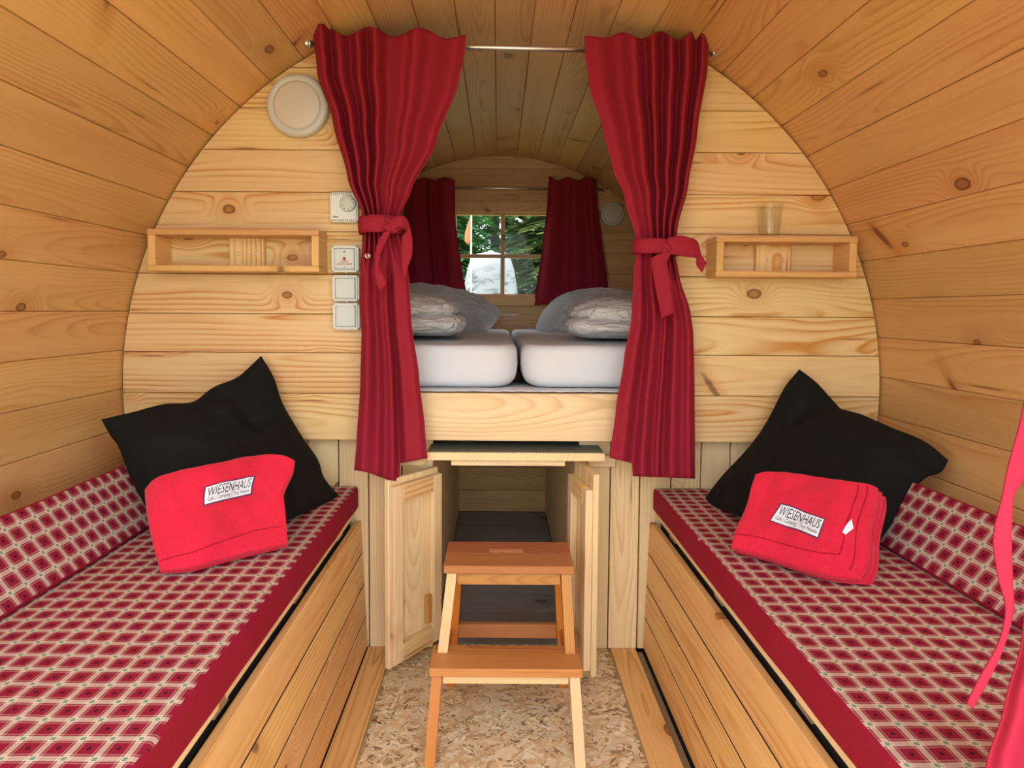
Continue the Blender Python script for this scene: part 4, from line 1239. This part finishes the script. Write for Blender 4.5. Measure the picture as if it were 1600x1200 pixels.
def quad_grid(q, nu=14, nv=6):
    """q = uv corners bl, br, tr, tl"""
    f = lambda a, b: (lerp(lerp(q[0][0], q[1][0], a), lerp(q[3][0], q[2][0], a), b), lerp(lerp(q[0][1], q[1][1], a), lerp(q[3][1], q[2][1], a), b))
    uv = [f(i/nu, j/nv) for j in range(nv+1) for i in range(nu+1)]
    Fc = [(j*(nu+1)+i, j*(nu+1)+i+1, (j+1)*(nu+1)+i+1, (j+1)*(nu+1)+i) for j in range(nv) for i in range(nu)]
    return uv, Fc, f
def blanket(edges, label, lab_q, stitches, seed, layers, hf=0.016):
    P = Patch(*edges)
    base = (P.b[0]+P.b[-1])/2
    B = thing('folded_blanket', base, label, 'blanket', 'folded red fleece blankets')
    N0 = P.normal()
    fn = N = None
    for k, (dx, dz) in enumerate(layers):
        sh = Vector((dx, 0, dz))
        E = [[p+sh for p in e] for e in edges]
        Pk = Patch(*E)
        wr = lambda u, v, k=k: 0.009*mnoise.noise(Vector((u*3.2+seed+k*4, v*3, k)))+0.004*mnoise.noise(Vector((u*9, v*7, seed+k)))
        o, f_, n_ = pillow_mesh('fold_layer', Pk, hf if k == 0 else 0.012, 0.012, M_FLEECE, B, wr, 0.20, 60, 50, -0.020*k)
        if k == 0: fn, N, front_layer = f_, n_, o
    # label
    g = 0.012
    c = [sum(q[i] for q in lab_q)/4 for i in (0, 1)]
    big = [(c[0]+(q[0]-c[0])*1.05, c[1]+(q[1]-c[1])*1.14) for q in lab_q]
    uv, Fc, _ = quad_grid(big)
    edge = on_surface('label_edge', uv, Fc, fn, N, 0.0012, M_INKBLUE, B)
    uv, Fc, f = quad_grid(lab_q)
    lab = on_surface('sewn_label', uv, Fc, fn, N, 0.0018, M_LABEL, B)
    lab['label'] = 'white sewn label reading WIESENHAUS'
    for txt, (a0, a1, b0, b1) in (('WIESENHAUS', (0.04, 0.97, 0.40, 0.93)), ('Caf\u00e9 | Camping | Tiny Houses', (0.05, 0.96, 0.06, 0.36))):
        uvt, ft = text_tris(txt)
        on_surface('lettering', [f(lerp(a0, a1, x), lerp(b0, b1, y)) for x, y in uvt], ft, fn, N, 0.0024, M_INK, lab)
    # stitching: short dashes
    for path in stitches:
        pts = catmull([Vector((u, v, 0)) for u, v in path], 44)
        V, Fc = [], []
        for i in range(0, 43, 1):
            a = fn(pts[i].x, pts[i].y)+N*0.0004; b = fn(pts[i+1].x, pts[i+1].y)+N*0.0004
            b = a.lerp(b, 0.62)
            d = (b-a); sd = d.cross(N).normalized()*0.0011
            q = len(V)
            V += [a-sd, a+sd, b+sd, b-sd, a-sd+N*0.0012, a+sd+N*0.0012, b+sd+N*0.0012, b-sd+N*0.0012]
            Fc += [(q+4, q+5, q+6, q+7), (q, q+4, q+7, q+3), (q+1, q+2, q+6, q+5), (q, q+1, q+5, q+4), (q+3, q+7, q+6, q+2)]
        make('stitching', V, Fc, M_STITCH, B)
    return B, fn, N
zb = ZC+0.016
eb = [atz(250, 893, zb), atz(300, 889, zb), atz(360, 873, zb), atz(450, 851, zb)]
YB0, YB1 = eb[0].y, eb[-1].y
er = [eb[-1], at(446, 800, YB1+0.045), at(444, 770, YB1+0.075), at(458, 738, YB1+0.105), at(461, 720, YB1+0.118)]
el = [eb[0], at(234, 830, YB0+0.050), at(228, 790, YB0+0.078), at(226, 765, YB0+0.100)]
et = [el[-1], at(242, 748, YB0+0.110), at(270, 738, YB0+0.122), at(330, 726, YB0+0.160), at(400, 713, YB1+0.112), at(434, 711, YB1+0.118), er[-1]]
blanket([eb, er, et, el], 'red fleece blanket with name label, folded on the left bench',
        [(0.385, 0.560), (0.735, 0.562), (0.735, 0.735), (0.385, 0.735)],
        [[(0.02, 0.115), (0.3, 0.135), (0.6, 0.17), (0.97, 0.19)]], 1.3, [(0, 0), (0.004, 0.002)])
eb = [atz(1142, 858, zb), atz(1200, 874, zb), atz(1280, 900, zb), atz(1345, 908, zb)]
YB0, YB1 = eb[0].y, eb[-1].y
er = [eb[-1], at(1358, 880, YB1+0.02), at(1362, 830, YB1+0.055), at(1372, 785, YB1+0.092), at(1372, 763, YB1+0.112)]
el = [eb[0], at(1150, 830, YB0+0.018), at(1168, 785, YB0+0.055), at(1180, 742, YB0+0.085)]
et = [el[-1], at(1200, 737, YB0+0.080), at(1260, 744, YB0+0.035), at(1320, 753, YB1+0.125), at(1356, 757, YB1+0.118), er[-1]]
B, fn, N = blanket([eb, er, et, el], 'red fleece blanket with name label and small white tag, on the right bench',
        [(0.270, 0.390), (0.630, 0.345), (0.650, 0.530), (0.310, 0.585)],
        [[(0.02, 0.16), (0.3, 0.17), (0.6, 0.18), (0.80, 0.22)], [(0.80, 0.22), (0.82, 0.5), (0.84, 0.97)], [(0.90, 0.1), (0.90, 0.5), (0.92, 0.97)]], 5.1, [(0, 0), (0.006, 0.002), (0.012, 0.003)])
tri = [(0.800, 0.425), (0.825, 0.405), (0.880, 0.465), (0.850, 0.560)]
uv, Fc, f = quad_grid([tri[0], tri[1], tri[2], tri[3]], 4, 4)
on_surface('small_tag', uv, Fc, fn, N, 0.0030, M_LABEL, B)

# ------------------------------------------------------------------ outside
def leafmat(name, a, b):
    g = NT(name)
    v, *_ = g.coords()
    c = g.mix(g.noise(v, 3.0, 3.0), a, b)
    g.set(Base_Color=c, Roughness=0.8)
    g.b.inputs['Specular IOR Level'].default_value = 0.05
    tr = g.n('ShaderNodeBsdfTranslucent'); g.t.links.new(c, tr.inputs[0])
    mx = g.n('ShaderNodeMixShader'); mx.inputs[0].default_value = 0.3
    g.t.links.new(g.b.outputs[0], mx.inputs[1]); g.t.links.new(tr.outputs[0], mx.inputs[2])
    out = [n for n in g.t.nodes if n.type == 'OUTPUT_MATERIAL'][0]
    g.t.links.new(mx.outputs[0], out.inputs[0])
    return g.m
M_CONIFER = leafmat('conifer_green', (0.008, 0.05, 0.016), (0.20, 0.46, 0.15))
M_DARKLEAF = leafmat('dark_olive_leaf', (0.010, 0.028, 0.008), (0.20, 0.27, 0.09))
M_SHRUB = leafmat('yellow_green_leaf', (0.09, 0.19, 0.02), (0.32, 0.40, 0.05))
M_BARK = plain('bark', (0.10, 0.065, 0.04), 0.9)
g = NT('grass')
v_, *_ = g.coords()
g.set(Base_Color=g.mix(g.noise(v_, 1.5, 6.0, 0.7), (0.10, 0.15, 0.05), (0.30, 0.33, 0.17)), Roughness=0.9)
GZ = -0.45
V, Fc = [], []
for j in range(31):
    for i in range(31):
        x, y = -45+3*i, -45+3*j
        h = 0.10*mnoise.noise(Vector((x*0.2, y*0.2, 3))) if (abs(x) > 5 or abs(y-2) > 6) else 0
        V.append((x, y, GZ+h))
for j in range(30):
    for i in range(30): Fc.append((j*31+i, j*31+i+1, (j+1)*31+i+1, (j+1)*31+i))
o = make('ground', V, Fc, g.m, None, None, True); o['kind'] = 'structure'
dk = struct_root('floor_bounce_deck', (0, -1.4, GZ), 'added pale wooden deck, out of view, bouncing daylight into the entrance')  # unseen deck, added to bounce sun and sky light onto the vault
for i in range(22):
    y1 = Y0-0.004-i*0.145
    box('bounce_board', (-1.9, y1-0.140, -0.075), (1.9, y1, -0.045), M_PALE, dk, 0.003)
for xx in (-1.7, 0.0, 1.7):
    box('bounce_joist', (xx-0.04, Y0-0.004-22*0.145, GZ-0.05), (xx+0.04, Y0-0.01, -0.076), M_GREYWOOD, dk)
# plinth that carries the barrel
cr = struct_root('trim_1', (0, 1.7, GZ), 'dark timber cradle below the cabin')
for yy in (0.2, 1.7, 3.2):
    box('cradle_beam', (-0.8, yy-0.05, GZ-0.05), (0.8, yy+0.05, -0.061), M_GREYWOOD, cr)

def conifer(x, y, h, r, n, mat, label, seed):
    rg = random.Random(seed)
    T = thing('conifer_tree', (x, y, GZ), label, 'tree', 'trees behind the cabin')
    lathe('trunk', [(0.16, 0), (0.12, h*0.4), (0.03, h*0.97), (0.0, h)], (x, y, GZ-0.1), (0, 0, 1), M_BARK, T, 10)
    V, Fc = [], []
    for b in range(n):
        f = rg.random()**1.3
        zz = GZ+0.25+f*(h-0.5)
        rl = r*(1-f)**0.75*rg.uniform(0.75, 1.05)
        a = rg.uniform(0, 2*math.pi)
        d = Vector((math.cos(a), math.sin(a), rg.uniform(-0.35, 0.10)))
        sidev = Vector((-math.sin(a), math.cos(a), 0))
        k = 16
        for i in range(k):
            t = 0.30+0.70*i/k
            p = Vector((x, y, zz))+d*rl*t-Vector((0, 0, 0.22*rl*t*t))
            for s in (-1, 1):
                L = (0.16+0.30*(1-t))*rg.uniform(0.7, 1.2)
                tip = p+(sidev*s*0.75+d*0.75).normalized()*L+Vector((0, 0, -0.06*rg.random()))
                w = (d*0.075+Vector((0, 0, rg.uniform(-0.02, 0.03))))
                q = len(V); V += [p-w*0.4, p+w, tip+w*0.2, tip-w*0.2]; Fc.append((q, q+1, q+2, q+3))
    make('foliage', V, Fc, mat, T)
tl = [(-5.2, 14.5, 8, 2.3, 'dense green conifer far left behind the cabin'), (-1.7, 13.2, 8.5, 2.3, 'light green conifer behind the flag seen through the window'),
      (1.55, 12.6, 9, 2.1, 'dark olive conifer right of the white tent'), (4.9, 14.6, 8, 2.3, 'broad conifer at the right end of the tree row'), (-0.1, 17.2, 11, 3.1, 'tall conifer standing behind the others in the middle'),
      (-4.0, 20.5, 11, 3.2, 'tall conifer at the back left of the tree row'), (4.2, 20.5, 11, 3.2, 'tall conifer at the back right of the tree row')]
for i, (x, y, h, r, lab) in enumerate(tl):
    conifer(x, y, h, r, 1100 if i in (1, 2, 4) else 500, M_DARKLEAF if i == 2 else M_CONIFER, lab, 40+i)
def shrub(x, y, r, h, n, mat, label, seed):
    rg = random.Random(seed)
    T = thing('leafy_shrub', (x, y, GZ), label, 'shrub')
    V, Fc = [], []
    for i in range(n):
        v = Vector((rg.gauss(0, 1), rg.gauss(0, 1), rg.gauss(0, 1))).normalized()*rg.uniform(0.6, 1.0)
        p = Vector((x+v.x*r, y+v.y*r, GZ+h*0.5+v.z*h*0.5))
        a = Vector((rg.uniform(-1, 1), rg.uniform(-1, 1), rg.uniform(-0.3, 1))).normalized()*0.055
        b = a.cross(Vector((rg.uniform(-1, 1), rg.uniform(-1, 1), rg.uniform(-1, 1)))).normalized()*0.025
        q = len(V); V += [p-a, p+b, p+a, p-b]; Fc.append((q, q+1, q+2, q+3))
    make('foliage', V, Fc, mat, T)
    lathe('stem', [(0.03, 0), (0.015, h*0.7), (0.0, h*0.8)], (x, y, GZ), (0, 0, 1), M_BARK, T, 8)
shrub(1.05, 9.9, 0.55, 2.00, 2600, M_SHRUB, 'yellow-green leafy shrub right of the white tent', 3)
shrub(2.4, 10.2, 0.6, 1.9, 2200, M_SHRUB, 'yellow-green leafy shrub at the far right of the garden', 8)
# white tent
g = NT('white_canvas')
v_, x_, y_, z_ = g.coords()
sp = g.step(g.noise(g.xyz(g.math('MULTIPLY', x_, 3.0), g.math('MULTIPLY', y_, 3.0), g.math('MULTIPLY', z_, 9.0)), 1.6, 6.0, 0.7), 0.46, 0.62)
low_ = g.step(z_, 1.95, 2.22, 1.0, 0.0)
g.set(Base_Color=g.mix(g.math('MULTIPLY', g.math('MULTIPLY', sp, low_), 0.95), (0.23, 0.23, 0.24), (0.035, 0.045, 0.045)), Roughness=0.6)  # canvas is mottled dark grey in its lower part
tn = thing('garden_tent', (-0.15, 9.2, GZ), 'rounded white tent with grey mottled lower part seen through the window', 'tent')
lathe('canvas', [(0.47, 0.0), (0.46, 0.8), (0.43, 1.5), (0.385, 1.90), (0.345, 2.12), (0.30, 2.25), (0.22, 2.325), (0.10, 2.35), (0.0, 2.355)], (-0.115, 9.2, GZ), (0, 0, 1), g.m, tn, 40)
lathe('vent_cap', [(0.05, 0), (0.05, 0.015), (0.02, 0.03), (0.0, 0.032)], (-0.115, 9.2, GZ+2.352), (0, 0, 1), M_METAL, tn, 12)
# flag
fl = thing('garden_flag', (at(736, 400, 7.0).x, 7.0, GZ), 'orange pennant on a thin pale pole outside the window', 'flag')
px_ = at(736, 400, 7.0).x
rod_between('pole', (px_, 7.0, GZ), (px_, 7.0, at(736, 336, 7.0).z), 0.009, plain('pale_pole', (0.75, 0.68, 0.45), 0.6), fl, 10)
V, Fc = [], []
a_ = [at(735.5, y, 7.0) for y in (338, 350, 362, 374, 379)]
b_ = [at(x, y, 7.0) for x, y in ((735, 338), (730, 352), (726.5, 364), (726, 376), (731, 382))]
for i in range(5):
    for k in range(5):
        p = a_[i].lerp(b_[i], k/4); V.append((p.x, p.y+0.012*math.sin(k*1.6+i), p.z))
for i in range(4):
    for k in range(4): Fc.append((i*5+k, i*5+k+1, (i+1)*5+k+1, (i+1)*5+k))
o = make('pennant', V, Fc, fabric('orange_flag_cloth', (0.85, 0.32, 0.16), trans=0.4), fl, None, True)
sm = o.modifiers.new('thickness', 'SOLIDIFY'); sm.thickness = 0.003
